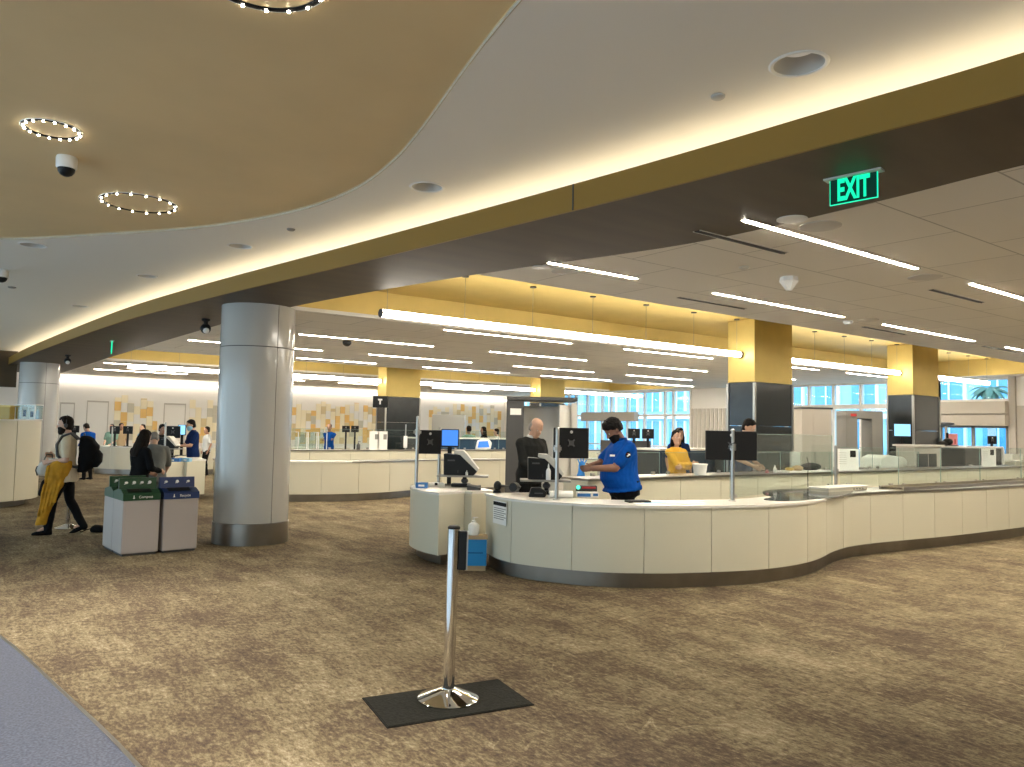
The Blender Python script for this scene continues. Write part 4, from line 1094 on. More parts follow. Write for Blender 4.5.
def bottle(p, label, m='white_plastic', h=.19, r=.03, pump=False):
    o = thing('spray_bottle' if not pump else 'sanitizer_bottle', label, 'bottle', p)
    obj('body', MB().lathe([(r*.9, 0), (r, .01), (r, h*.55), (r*.75, h*.65), (r*.35, h*.72)], n=20), m, o, True)
    if pump:
        n = obj('pump', MB().lathe([(r*.4, h*.70), (r*.4, h*.80), (r*.12, h*.81), (r*.12, h*.95)], n=14).box((-.012, -.012, h*.94), (.055, .012, h), 0), m, o, True)
    else:
        obj('nozzle', MB().lathe([(r*.38, h*.70), (r*.34, h*.84), (r*.2, h*.98), (r*.1, h)], n=14), m, o, True)
    return o
bottle(sp2 + rt*.035 - fw*.15 + UP*.001, 'white spray bottle standing on the tray of the left scanner of the long counter', h=.20, r=.030)
bottle(sp + rt*.055 - fw*.15 + UP*.001, 'tiny pale cup on the tray over the small podium counter', 'light_grey', .07, .018)
# passport reader with rollers and a paper roll on the counter end
q = on(497, 493, ZC) + fw*.05
hd = thing('handset_stand', 'black desk scanner arm with round head at the left end of the long counter', 'scanner', (q.x, q.y, ZC), FACE)
obj('base', MB().loft([((0, 0, 0), (.055, 0, 0), (0, .06, 0)), ((0, 0, .03), (.045, 0, 0), (0, .05, 0))], 18), 'black_plastic', hd, True)
obj('head', MB().ell((.005, 0, .085), (.05, .05, .065), 16, 10), 'black_plastic', hd, True)
obj('arm', MB().tube([(.03, 0, .085), (.12, 0, .085), (.30, 0, .075)], [.022, .012, .016], 12), 'dark_grey', hd, True)
obj('roller', MB().tube([(.20, -.05, .075), (.24, .05, .075)], [.055, .055], 18), 'black_plastic', hd, True)
q = on(541, 497, ZC) + fw*.02
pd = thing('label_printer', 'black label printer lying beside the paper roll on the long counter', 'printer', (q.x, q.y, ZC), FACE)
obj('body', MB().xprism([(-.15, 0), (.05, 0), (.07, .06), (-.01, .115), (-.12, .11)], -.07, .07), 'black_plastic', pd, bevel=.012)
obj('feed_slot', MB().box((-.08, -.072, .04), (.02, -.069, .055)), 'dark_grey', pd)
q = on(561, 498, ZC)
pr = thing('paper_roll', 'white paper roll lying on the long counter beside the steel post', 'roll', (q.x, q.y, ZC), FACE)
obj('roll', MB().tube([(-.14, 0, .043), (.14, .04, .043)], .042, 22), 'paper', pr, True); obj('core', MB().tube([(-.145, -.001, .043), (-.137, 0, .043)], .016, 14), 'black_plastic', pr, True)
q = on(588, 498, ZC) + fw*.10
gbx = thing('glove_box', 'blue and white box of gloves in front of the officer in royal blue', 'box', (q.x, q.y, ZC), FACE + .1)
obj('carton', MB().box((-.13, -.06, 0), (.13, .06, .065)), 'white_plastic', gbx, bevel=.004); obj('print_band', MB().box((-.131, -.061, .012), (.03, -.0605, .05)).box((.06, -.061, .02), (.12, -.0605, .05)), 'box_blue', gbx)
q2 = q + fw*.22
stt = thing('card_reader', 'black reader with a green lit ring behind the glove box', 'reader', (q2.x, q2.y, ZC), FACE)
obj('body', MB().box((-.12, -.05, 0), (.14, .05, .13)), 'dark_grey', stt, bevel=.012); obj('status_ring', MB().tube([(-.095, -.056, .105), (-.095, -.048, .105)], .026, 18), 'status_green', stt, True)
obj('strip', MB().box((-.05, -.052, .09), (.12, -.050, .115)), 'red', stt)
q = on(422, 488, ZC) + fw*.06
bb = thing('tissue_box', 'small blue box on the outer edge of the small podium counter', 'box', (q.x, q.y, ZC), FACE); obj('carton', MB().box((-.085, -.06, 0), (.07, .06, .07)), 'box_blue', bb, bevel=.004); obj('label', MB().box((-.05, -.0612, .02), (.03, -.0605, .045)), 'paper', bb)
q = on(434, 487, ZC) + fw*.16
ps = thing('paper_stack', 'stack of white papers on the small podium counter', 'papers', (q.x, q.y, ZC), FACE + .2); obj('sheets', MB().box((-.2, -.12, 0), (.12, .12, .045)), 'paper', ps); obj('clip', MB().box((-.02, -.125, .02), (.02, -.118, .055)), 'black_plastic', ps)
q = on(474, 490, ZC) + fw*.05
ms = thing('telephone', 'dark desk telephone on the inner end of the small podium counter', 'telephone', (q.x, q.y, ZC), FACE)
obj('base', MB().xprism([(-.09, 0), (.09, 0), (.09, .03), (-.09, .06)], -.08, .08), 'dark_grey', ms, bevel=.006); obj('handset', MB().tube([(-.09, -.05, .075), (-.03, -.05, .06), (.05, -.05, .05), (.09, -.05, .055)], [.02, .013, .013, .018], 10), 'mid_grey', ms, True)
# papers / writing pad right of the officer
q = on(672, 504, ZC) + fw*.14
pad = thing('paper_sheet', 'pale blue and white papers lying on the worktop right of the officer', 'papers', (q.x, q.y, ZC), FACE + .25)
obj('sheets', MB().box((-.45, -.10, 0), (.42, .10, .003)), 'paper', pad); obj('print_area', MB().box((-.32, -.06, .003), (-.02, .05, .0036)).box((.08, -.06, .003), (.3, .03, .0036)), 'mask_blue', pad)
q = on(642, 504, ZC) + fw*.2
kb = thing('keypad', 'black keypad on the worktop directly below the officer in royal blue', 'keypad', (q.x, q.y, ZC), FACE + .3); obj('tray', MB().box((-.15, -.07, 0), (.12, .07, .02)), 'black_plastic', kb, bevel=.004); obj('keys', MB().box((-.13, -.055, .02), (.1, .055, .026)), 'dark_grey', kb)
# white raised block on the dark worktop
dp = [on(x, y, .904) for x, y in ((772, 497), (763, 493.5), (766, 490.3), (786, 488.8), (808, 488.5), (838, 488.3), (852, 490.5), (850, 493.5), (836, 496.8), (815, 499), (788, 501), (764, 499.5))]
dc = sum(dp, Vector()) / len(dp); sd_ = spline([(p.x - dc.x, p.y - dc.y) for p in dp] + [(dp[0].x - dc.x, dp[0].y - dc.y)], 5)[:-1]
off_ = dc - Vector(CMAIN.location)
obj('dark_tabletop', MB().prism([(p.x + off_.x, p.y + off_.y) for p in sd_], .894, .9045), 'dark_top', CMAIN)
obj('pedestal', MB().lathe([(.22, 0), (.06, .03), (.05, .90)], (off_.x + .55, off_.y + .42, 0), 20), 'brushed_steel', CMAIN, True)
wbk = thing('search_table', 'low white raised block beside the dark glossy inset of the long counter', 'block', (10.55, 6.28, .905), .06)
obj('top', MB().box((-.55, -.15, .04), (.62, .15, .065)), 'counter_white', wbk, bevel=.006); obj('skirt', MB().box((-.53, -.14, 0), (.60, .14, .042)), 'counter_panel', wbk)
for k in range(4): obj('button', MB().lathe([(.012, .02), (.012, .03)], (.2 + k*.09, -.142, 0), 10).ell((.2 + k*.09, -.143, .024), (.012, .006, .012), 10, 6), 'mid_grey', wbk, True)
# steel roller rail along the counter
rr_ = thing('roller_rail', 'steel roller rail running along the long counter to the far right', 'rail', (16.5, 6.02, ZC), -.006)
obj('rail', MB().box((-4.9, -.2, 0), (6.5, -.18, .05)).box((-4.9, .16, 0), (6.5, .18, .05)), 'steel', rr_)
rl = MB()
for k in range(95): rl.tube([(-4.85 + k*.119, -.18, .03), (-4.85 + k*.119, .16, .03)], .022, 8)
ro = obj('rollers', rl, 'brushed_steel', rr_, True); ro['kind'] = 'stuff'
cb = spline([(0, 0), (.02, .02)], 2)
q = on(808, 487, ZC)
tag(obj('cable', MB().tube([(q.x, q.y, ZC), (q.x + .01, q.y + .01, 1.1), (q.x + .05, q.y + .02, 1.25), (q.x + .02, q.y + .03, 1.36)], .006, 8), 'black_plastic', None, True), 'thin black cable standing up from the dark worktop', 'cable')

# notice on the counter end
m0 = on(494.5, 501, .80); 
def notice(pA, pB, z1, z0, label):
    a, b = Vector((pA.x, pA.y, 0)), Vector((pB.x, pB.y, 0)); c = (a + b)/2; L = (b - a).length
    o = thing('notice', label, 'sign', (c.x, c.y, 0), math.atan2(b.y - a.y, b.x - a.x))
    obj('sheet', MB().box((-L/2, -.003, z0), (L/2, 0, z1)), 'paper', o)
    h = z1 - z0
    obj('header', MB().box((-L/2 + .005, -.004, z1 - .2*h), (L/2 - .005, -.003, z1 - .01)), 'suit_grey', o)
    t = MB()
    for k in range(6): t.box((-L/2 + .02, -.004, z1 - (.30 + .09*k)*h), (L/2 - .02 - (.05 if k % 2 else .0), -.003, z1 - (.335 + .09*k)*h))
    obj('text_lines', t, 'mid_grey', o)
    return o
# find the counter face under the pixel
def face_pt(px):
    best = None
    fine = resample(c1, .02)
    for p in fine:
        v = p - Vector((0, 0, 0)); dpt = v.dot(f2) - H*f2.z; 
        w_ = Vector((p.x, p.y, .7)) - CAM; x = 512 + F * w_.dot(r3) / w_.dot(f2)
        if p.y > 6.2 or p.x < 5.9:
            e = abs(x - px)
            if best is None or e < best[0]: best = (e, p)
    return best[1]
fa, fb = Vector((5.385, 7.66, 0)), face_pt(507.5)
NA = face_pt(494.5); NB = face_pt(507.5)
if (NA - NB).length < .05: NA = NB + Vector((-.02, .2, 0))
nd = (NB - NA).normalized(); nn = Vector((nd.y, -nd.x, 0)) * .012
notice(NA + nn, NB + nn, .845, .575, 'white paper notice with dark header on the left end of the long counter')

# ================================================================== BINS
B0 = on(120.5, 557); B1 = on(196.5, 550.5); bd = (B1 - B0); brz = math.atan2(bd.y, bd.x); bw = bd.length
bx_ = Vector((math.cos(brz), math.sin(brz), 0)); by_ = Vector((-bx_.y, bx_.x, 0))
def yz(prof, x0, x1):
    m = MB(); m.rings([[(x0, y, z) for y, z in prof], [(x1, y, z) for y, z in prof]]); return m
def waste_bin(org, rz, w, d, cap_m, label, word, icons):
    o = thing('waste_bin', label, 'bin', org, rz)                     # local: x along the front, y to the back
    obj('body', MB().box((0, 0, .03), (w, d, .70)), 'bin_grey', o, bevel=.008)
    obj('base_plate', MB().box((.02, .02, 0), (w - .02, d - .02, .03)), 'dark_grey', o)
    obj('door_panel', MB().box((.012, -.004, .05), (w - .012, .004, .685)), 'bin_grey', o)
    lid = obj('lid', yz([(-.006, .70), (-.006, .785), (.13, .835), (.20, .835), (.215, .975), (.25, .975), (.25, .835), (d, .80), (d, .70)], -.004, w + .004), cap_m, o)
    obj('slot', yz([(.030, .803), (.115, .835), (.113, .840), (.028, .808)], .06, w - .10), 'black_plastic', lid)
    text_mesh('lettering', word, .045, 'paper', lid, (w*.60, -.008, .742), (PI/2, 0, 0), 1, .0008)
    ic = MB(); ic.box((w*.27, -.008, .725), (w*.29, -.006, .765)).box((w*.255, -.008, .725), (w*.305, -.006, .733)); obj('icon', ic, 'paper', lid)
    pi = MB()
    for k in range(icons):
        x = w*(.18 + .64*k/(icons-1)); pi.ell((x, .204 + .004, .915), (.022, .006, .016 + .006*(k % 2)), 10, 6)
        pi.box((x - .028, .203, .893), (x - .012, .206, .90))
    obj('pictogram', pi, 'paper', lid)
    return o
gw = bw*.475
waste_bin((B0.x, B0.y, 0), brz, gw, .46, 'bin_green', 'front grey recycling bin with a dark green lid', 'Compost', 4)
pb = B0 + bx_*(bw - gw); waste_bin((pb.x, pb.y, 0), brz, gw, .46, 'bin_blue', 'grey recycling bin with a dark blue lid', 'Recycle', 3)
pb = B0 + by_*.475 ; waste_bin((pb.x, pb.y, 0), brz, gw, .46, 'bin_green', 'second green lidded bin standing behind the front green lidded one', 'Compost', 4)

# ================================================================== STANCHION AND MAT
ma, mb_, mc, md_ = [on(*q) for q in ((365, 699), (491, 682), (534, 704), (393, 727))]
cen = (ma + mb_ + mc + md_) / 4; ang = math.atan2((mb_ - ma + mc - md_).y, (mb_ - ma + mc - md_).x)
mt = thing('floor_mat', 'dark grey rubber mat on the carpet under the chrome stanchion', 'mat', (cen.x, cen.y, 0), ang)
obj('pad', MB().box((-.46, -.255, .001), (.46, .255, .009)), 'rubber_mat', mt)
obj('border', MB().box((-.47, -.265, .001), (.47, -.25, .006)).box((-.47, .25, .001), (.47, .265, .006)).box((-.47, -.25, .001), (-.455, .25, .006)).box((.455, -.25, .001), (.47, .25, .006)), 'rubber_mat', mt)
def stanchion(p, label, zf, head=True, tilt=0.0):
    o = thing('stanchion', label, 'stanchion', (p.x, p.y, zf), FACE); o.rotation_euler = (0, tilt, FACE)
    obj('base', MB().lathe([(.19, 0), (.192, .008), (.185, .014), (.06, .060), (.045, .066)], n=48), 'chrome', o, True)
    obj('pole', MB().lathe([(.037, .05), (.037, 1.06)], n=28), 'chrome', o, True)
    if head:
        obj('cap', MB().lathe([(.039, 1.055), (.040, 1.066), (.030, 1.075)], n=28), 'black_plastic', o, True)
        h = obj('belt_cassette', MB().box((.036, -.022, .80), (.085, .022, 1.045)), 'black_plastic', o, bevel=.006)
        obj('belt_clip', MB().box((.085, -.018, .80), (.092, .018, 1.04)), 'steel', h)
    return o
stanchion(on(448, 700), 'chrome stanchion post standing on the dark rubber mat', .009, True, .012)
q = on(68, 528); stanchion(q, 'chrome stanchion half hidden behind the legs of the walking man', 0.0, False)
q = on(96, 533)
bg = thing('floor_bag', 'small black bag lying on the carpet beside the green lidded bin', 'bag', (q.x + .03, q.y + .05, 0), FACE); bg.scale = (.75, .75, .8)
B_ = MB(); B_.loft([((-.12, 0, .06), (0, .08, 0), (0, 0, .055)), ((-.06, 0, .075), (0, .11, 0), (0, 0, .075)), ((.06, 0, .07), (0, .11, 0), (0, 0, .07)), ((.13, 0, .05), (0, .08, 0), (0, 0, .045))], 16); obj('body', B_, 'black_cloth', bg, True)
obj('strap', MB().tube([(-.11, -.02, .08), (-.22, -.05, .05), (-.3, -.06, .012), (-.36, 0, .01)], .010, 8), 'black_cloth', bg, True)

# sanitizer stand
q = on(475, 571)
ss = thing('sanitizer_stand', 'low blue pedestal with a tan top between the podium and the long counter', 'stand', (q.x, q.y, 0), FACE + .06)
obj('body', MB().box((-.135, 0, .06), (.135, .16, .375)), 'crate_blue', ss, bevel=.004); obj('top', MB().box((-.145, -.01, .375), (.145, .17, .415)), 'tan_cloth', ss); obj('base', MB().box((-.125, .01, 0), (.125, .15, .06)), 'tan_cloth', ss)
obj('door_gap', MB().box((-.10, -.003, .21), (.09, .001, .218)), 'navy', ss); obj('hinge_side', MB().box((-.143, -.004, .06), (-.135, .15, .40)), 'light_grey', ss)
qt = q + fw*.08 - rt*.03; qt.z = .416
bottle(qt, 'large white pump bottle of hand sanitizer on the blue pedestal', 'white_plastic', .215, .068, True)

# ================================================================== THE PEOPLE
RIGHT = rt
offc = person('heavy bearded officer in a royal blue shirt looking down at a blue glove', spot(625, 9.62), mixd(LEFT, TOWARD, .22), 1.90,
   lh=(-.10, .44, 1.155), rh=(.05, .46, 1.16), lean=.10, pitch=.55, girth=1.32, belly=.06, skin='skin_dark', hair=('afro', 'hair_black'), shirt='royal_blue', beard='hair_black', vox=.0085, curl=.9, collar='royal_blue', untuck=.905, lpole=(-.5, -.55, -.8), rpole=(.5, -.3, -.8))
r = offc['root']; s = offc['s']
sh, el = offc['S'][-1], offc['E'][-1]; pc = sh.lerp(el, .33) + Vector((-.076*s, -.004, 0))
pt_ = obj('shoulder_patch', MB().ell(pc, (.009, .036, .040), 18, 8), 'black_cloth', r, True)
obj('patch_emblem', MB().ell(pc + Vector((-.007, -.010, .004)), (.004, .018, .009), 12, 6, Matrix.Rotation(.5, 3, 'X')).ell(pc + Vector((-.007, .008, -.012)), (.004, .016, .008), 12, 6, Matrix.Rotation(-.6, 3, 'X')), 'paper', pt_, True)
obj('patch_stripe', MB().ell(pc + Vector((-.0075, .012, .012)), (.003, .010, .005), 10, 6), 'red', pt_, True)
obj('name_tag', MB().box((-.035, -.003, -.012), (.035, .003, .012)), 'paper', r)
nt_ = [c for c in r.children if c.name.startswith('name_tag')][0]; nt_.location = offc['T']((-.11, .165, 1.32)); nt_.rotation_euler = (.2, 0, .6)
obj('belt', MB().loft([(Vector((0, .02, .99))*s, Vector((.225, 0, 0))*s, Vector((0, .19, 0))*s), (Vector((0, .02, 1.02))*s, Vector((.225, 0, 0))*s, Vector((0, .19, 0))*s)], 24), 'black_cloth', r, True)
obj('wrist_watch', MB().tube([offc['W'][-1] - Vector((0, .03, 0)), offc['W'][-1] - Vector((0, .005, 0))], .036, 14), 'black_plastic', r, True)
gp = local_to_world(offc, (offc['W'][-1]*.5 + offc['W'][1]*.5) + Vector((0, .105, .0)))
gl = thing('rubber_glove', 'bright blue rubber glove held up by the officer in royal blue', 'glove', gp, FACE)
G = MB(); G.loft([((0, 0, -.10), (.055, 0, 0), (0, .018, 0)), ((.005, 0, -.05), (.040, 0, 0), (0, .02, 0)), ((0, 0, 0), (.030, 0, 0), (0, .02, 0)), ((.012, 0, .04), (.042, 0, 0), (0, .016, 0))], 14)
for a, L in ((-.35, .06), (-.1, .075), (.15, .07), (.4, .055)): G.capsule(Vector((.012 + a*.06, 0, .04)), Vector((.012 + a*.14, .004, .04 + L)), .010, .008, 8)
skin_obj('glove_skin', G, .006, 'glove_blue', gl, 2)

person('balding man in a dark grey suit looking down in front of the scanner booth', spot(530, 11.6), mixd(RIGHT, TOWARD, .55), 1.90, lh=(-.12, .34, 1.06), rh=(.14, .34, 1.02), lean=.10, pitch=.40, girth=1.18, belly=.02,
   skin='skin_light', hair=('fringe_bald', 'hair_grey'), shirt='suit_grey', sleeve='long', collar='white_cloth', jacket=True, vox=.011)
person('woman in a yellow cardigan with crossed arms behind the rear counter', spot(677, 12.9), mixd(RIGHT, TOWARD, .62), 1.74, lh=(.10, .215, 1.15), rh=(-.10, .245, 1.20), lean=-.02, yaw=-.45, skin='skin_light', hair=('bob', 'hair_black'), shirt='yellow_cloth', sleeve='long', pants='tan_cloth', vox=.011, untuck=.76, lpole=(-1, .0, -.5), rpole=(1, .0, -.5), girth=.95, jacket=True)
person('dark haired man looking down behind the wide monitor on the post', spot(742, 13.95), mixd(RIGHT, TOWARD, .5), 2.0, lh=(-.12, .25, 1.0), rh=(.12, .25, 1.0), lean=.08, pitch=.4, skin='skin_light', hair=('short', 'hair_black'), shirt='navy', vox=.013)
person('person with long dark hair partly hidden behind the woman in the yellow cardigan', spot(679, 15.8), mixd(TOWARD, RIGHT, .2), 1.80, skin='skin_mid', hair=('long', 'hair_black'), shirt='navy', vox=.02)
person('officer in a navy shirt and blue mask handling papers left of the round column', spot(194, 19.2), mixd(LEFT, TOWARD, .42), 1.80, lh=(-.16, .36, 1.12), rh=(.16, .36, 1.18), lean=.04, pitch=.22, girth=1.1, skin='skin_light', hair=('short', 'hair_black'), shirt='navy', mask='mask_blue', collar='navy', vox=.013)
person('officer in blue with folded arms standing far off in front of the mosaic wall', spot(329.5, 27.5), TOWARD, 1.78, lh=(.12, .2, 1.17), rh=(-.12, .2, 1.2), skin='skin_mid', hair=('crop', 'hair_black'), shirt='royal_blue', sleeve='long', vox=.02)
person('seated person in a grey green shirt behind the dark navy booth counter', spot(469, 25.6), mixd(AWAY, LEFT, .3), 1.80, skin='skin_mid', hair=('crop', 'hair_black'), shirt='green_cloth', vox=.02)
person('dark haired person behind the far end of the navy booth counter', spot(484, 27.5), mixd(LEFT, TOWARD, .3), 1.78, skin='skin_mid', hair=('long', 'hair_black'), shirt='black_cloth', vox=.02)
person('person in white at the far end of the navy booth counter beside the scanner booth', spot(497, 28.6), LEFT, 1.72, skin='skin_light', hair=('short', 'hair_brown'), shirt='white_cloth', vox=.02)
# left group
person('man in a royal blue shirt and black trousers standing at the far cream counter', spot(89.5, 22.6), mixd(LEFT, AWAY, .3), 1.67, lean=.12, pitch=.4, lh=(-.1, .3, 1.05), rh=(.1, .3, 1.05), girth=1.1, skin='skin_mid', hair=('crop', 'hair_brown'), shirt='royal_blue', sleeve='long', vox=.02)
person('person in a green smock behind the far cream counter', spot(112, 26.8), TOWARD, 1.62, lh=(-.12, .3, 1.0), rh=(.12, .3, 1.0), girth=1.15, skin='skin_light', hair=('crop', 'hair_black'), shirt='green_cloth', vox=.02)
person('person in tan clothes beside the two far black monitors', spot(121, 28.3), mixd(TOWARD, RIGHT, .5), 1.66, skin='skin_mid', hair=('short', 'hair_brown'), shirt='tan_cloth', vox=.02)
person('person in a pale blue shirt seen above the head of the long haired woman', spot(143, 24.5), mixd(TOWARD, LEFT, .3), 1.64, skin='skin_light', hair=('crop', 'hair_black'), shirt='mask_blue', vox=.02)
person('man in dark grey behind the podium monitor left of the navy shirted officer', spot(161.5, 19.6), mixd(RIGHT, TOWARD, .4), 1.67, skin='skin_mid', hair=('short', 'hair_black'), shirt='suit_grey', pitch=.2, vox=.015)
person('person far off just right of the navy shirted officer', spot(207.5, 25.5), mixd(LEFT, TOWARD, .5), 1.60, skin='skin_mid', hair=('short', 'hair_brown'), shirt='white_cloth', vox=.02)
wom = person('woman with long dark hair in a black top and jeans seen from behind the bins', spot(140.5, 11.7), mixd(AWAY, RIGHT, .35), 1.60, lh=(-.14, .3, 1.02), rh=(.16, .3, 1.05), lean=.06, pitch=.25, skin='skin_light', hair=('long', 'hair_brown'), shirt='black_cloth', sleeve='long', pants='denim', untuck=.80, vox=.012)
person('person in a grey shirt bending forward beside the long haired woman', spot(155.5, 12.3), mixd(AWAY, LEFT, .35), 1.62, lh=(-.16, .42, .98), rh=(.2, .38, .95), lean=.30, pitch=.5, girth=1.12, skin='skin_light', hair=('crop', 'hair_grey'), shirt='grey_cloth', sleeve='elbow', pants='grey_cloth', untuck=.78, vox=.013)

# walking man with his things
wdir = mixd(LEFT, TOWARD, .30); a_, b_ = on(46, 536), on(79, 532); wp = (a_ + b_)/2 + AWAY*.02
man = person('bearded man in a cream polo walking left with a jacket over his arm', (wp.x, wp.y, 0), wdir, 1.77, lh=(-.10, .22, 1.08), rh=(.10, .20, 1.16), lean=.04, girth=1.06, skin='skin_light', hair=('short', 'hair_brown'), shirt='cream_cloth', pants='black_cloth', shoes='black_cloth', beard='hair_brown', collar='cream_cloth',
   feet=((-.09, .22, 0.0, 0.0), (.09, -.24, .04, .40)), vox=.0095, untuck=.78, lpole=(-.5, -.8, -.5), rpole=(.5, -.6, -.7))
L2W = lambda p: local_to_world(man, Vector(p)); mrz = man['root'].rotation_euler.z
bp = thing('backpack', 'bulky black backpack on the back of the walking man', 'backpack', L2W((0, 0, 0)), mrz)
K = MB(); K.loft([((0, -.20, .93), (.13, 0, 0), (0, .06, 0)), ((0, -.24, .97), (.155, 0, 0), (0, .10, 0)), ((0, -.275, 1.15), (.165, 0, 0), (0, .135, 0)), ((0, -.285, 1.33), (.16, 0, 0), (0, .14, 0)), ((0, -.25, 1.44), (.13, 0, 0), (0, .10, 0)), ((0, -.22, 1.475), (.07, 0, 0), (0, .05, 0))], 22)
skin_obj('body', K, .012, 'black_cloth', bp, 3, .010, (9, 9, 9))
K = MB(); K.loft([((0, -.36, 1.0), (.10, 0, 0), (0, .05, 0)), ((0, -.40, 1.08), (.12, 0, 0), (0, .07, 0)), ((0, -.405, 1.2), (.12, 0, 0), (0, .07, 0)), ((0, -.37, 1.27), (.10, 0, 0), (0, .05, 0))], 18); obj('front_pocket', K, 'black_cloth', bp, True)
obj('grab_handle', MB().tube([(-.04, -.21, 1.46), (-.03, -.21, 1.51), (.03, -.21, 1.51), (.04, -.21, 1.46)], .009, 8), 'dark_grey', bp, True)
for sd in (-1, 1):
    obj('strap', MB().tube([(sd*.12, -.14, 1.42), (sd*.13, -.04, 1.515), (sd*.14, .07, 1.47), (sd*.15, .135, 1.34), (sd*.16, .12, 1.18), (sd*.175, -.02, 1.04), (sd*.13, -.15, 1.0)], .019, 8), 'dark_grey', bp, True)
tb = thing('tote_bag', 'pale grey rounded bag carried in front of the walking man', 'bag', L2W((.02, .26, 1.02)), mrz + .35)
K = MB(); K.loft([((-.02, -.16, .085), (.02, 0, 0), (0, .03, .02)), ((0, -.06, -.02), (.05, 0, 0), (0, 0, .135)), ((0, .03, -.03), (.055, 0, 0), (0, 0, .125)), ((0, .10, -.05), (.045, 0, 0), (0, 0, .10)), ((0, .145, -.06), (.02, 0, 0), (0, 0, .05))], 18)
skin_obj('body', K, .009, 'white_cloth', tb, 3)
obj('handle', MB().tube([(0, -.06, .10), (0, -.05, .17), (0, .02, .17), (0, .05, .09)], .010, 8), 'dark_grey', tb, True)
obj('trim_edge', MB().tube([(-.01, .135, .0), (-.01, .155, -.06), (-.01, .13, -.14)], .010, 8), 'dark_grey', tb, True)
jk = thing('jacket', 'mustard yellow jacket hanging from the arm of the walking man', 'jacket', L2W((-.15, .10, 0)), mrz)
K = MB()
K.loft([((0, -.06, 1.10), (.06, 0, 0), (0, .13, 0)), ((-.02, -.03, 1.02), (.075, 0, 0), (0, .16, 0)), ((-.02, .0, .88), (.07, 0, 0), (0, .15, 0)), ((-.01, .04, .72), (.055, .01, 0), (0, .11, 0)), ((0, .09, .52), (.05, 0, 0), (0, .085, 0)), ((.01, .15, .32), (.05, 0, 0), (0, .08, 0)), ((.01, .19, .16), (.045, 0, 0), (0, .075, 0))], 20)
for k in range(5): K.capsule((-.065 + .004*k, -.10 + k*.055, 1.02), (-.045, .02 + k*.05, .50 - .05*k), .022, .016, 8)
skin_obj('cloth', K, .010, 'mustard', jk, 3, .014, (12, 12, 5))
skin_obj('sleeve', MB().capsule((-.01, .16, .78), (.0, .20, .62), .05, .045, 12), .010, 'black_cloth', jk, 2)
tmh = [Vector(man['Hd'](man['HC'] + Vector((sd*.084, -.02, z)))) for sd, z in ((-1, -.01), (-1, .06))]
hp_ = thing('headphones', 'dark headphones over the ears of the walking man', 'headphones', L2W((0, 0, 0)), mrz)
for sd in (-1, 1):
    c = man['Hd'](man['HC'] + Vector((sd*.088, -.012, -.01))); obj('ear_cup', MB().ell(c, (.014, .026, .034), 14, 8), 'dark_grey', hp_, True)
obj('band', MB().tube([man['Hd'](man['HC'] + Vector((.088*math.cos(a), -.02, .01 + .136*math.sin(a)))) for a in [PI*k/12 for k in range(13)]], .005, 8), 'dark_grey', hp_, True)

# ================================================================== BACK OF THE HALL
# body scanner booth behind the balding man
q = on(540, 430, 0) if False else at(543, 430, 17.2)
sb = thing('body_scanner', 'tall grey body scanner booth with dark side panel behind the balding man', 'scanner', (q.x, q.y, 0), FACE)
obj('dark_panel', MB().box((-.82, -.45, 0), (-.44, .35, 2.34)), 'dark_grey', sb, bevel=.01)
def arc(a0, a1, R, z0, z1, c, th=.04, n=16):
    rr = []
    for k in range(n + 1):
        a = a0 + (a1-a0)*k/n; d = Vector((math.cos(a), math.sin(a), 0)); rr.append([Vector(c) + d*(R-th) + UP*z0, Vector(c) + d*R + UP*z0, Vector(c) + d*R + UP*z1, Vector(c) + d*(R-th) + UP*z1])
    m = MB(); m.rings(rr); return m
obj('curved_shell', arc(.5, 2.7, .62, .05, 2.25, (0, -.05, 0)), 'scanner_grey', sb, True)
obj('curved_shell', arc(-1.1, .25, .62, .05, 2.25, (.05, -.05, 0)), 'scanner_grey', sb, True)
obj('roof', MB().box((-.82, -.5, 2.34), (.72, .55, 2.42)), 'dark_grey', sb, bevel=.01); obj('floor_plate', MB().box((-.4, -.6, 0), (.7, .6, .05)), 'mid_grey', sb)
obj('post', MB().box((.60, -.45, 0), (.72, -.3, 2.3)), 'light_grey', sb); obj('sign_plate', MB().box((-.74, -.456, 2.02), (-.50, -.45, 2.16)), 'paper', sb)
# grey screening cabinet and metal detector arch
q = at(811, 435, 17.6)
gcab = thing('screening_cabinet', 'tall taupe screening cabinet between the black pillar and the metal detector', 'cabinet', (q.x, q.y, 0), FACE + .05)
obj('body', MB().box((-.34, -.3, .05), (.34, .3, 2.30)), 'taupe', gcab, bevel=.008); obj('top_trim', MB().box((-.37, -.31, 2.29), (.37, .31, 2.33)), 'dark_grey', gcab); obj('door', MB().box((-.07, -.305, .1), (.34, -.298, 2.24)), 'taupe', gcab); obj('handle', MB().box((-.05, -.32, 1.1), (-.03, -.30, 1.35)), 'steel', gcab); obj('plinth', MB().box((-.34, -.28, 0), (.34, .28, .06)), 'dark_grey', gcab)
q = at(859.5, 435, 17.8)
arch = thing('metal_detector', 'grey walk through metal detector arch in front of the windows', 'metal detector', (q.x, q.y, 0), FACE + .05)
for sx in (-1, 1): obj('side_panel', MB().box((sx*.30 - .13, -.25, 0), (sx*.30 + .13, .25, 2.16)), 'mid_grey', arch, bevel=.01)
obj('crossbar', MB().box((-.43, -.25, 2.10), (.43, .25, 2.28)), 'mid_grey', arch, bevel=.01); obj('display', MB().box((-.33, -.256, 2.15), (-.19, -.25, 2.21)), 'red', arch)
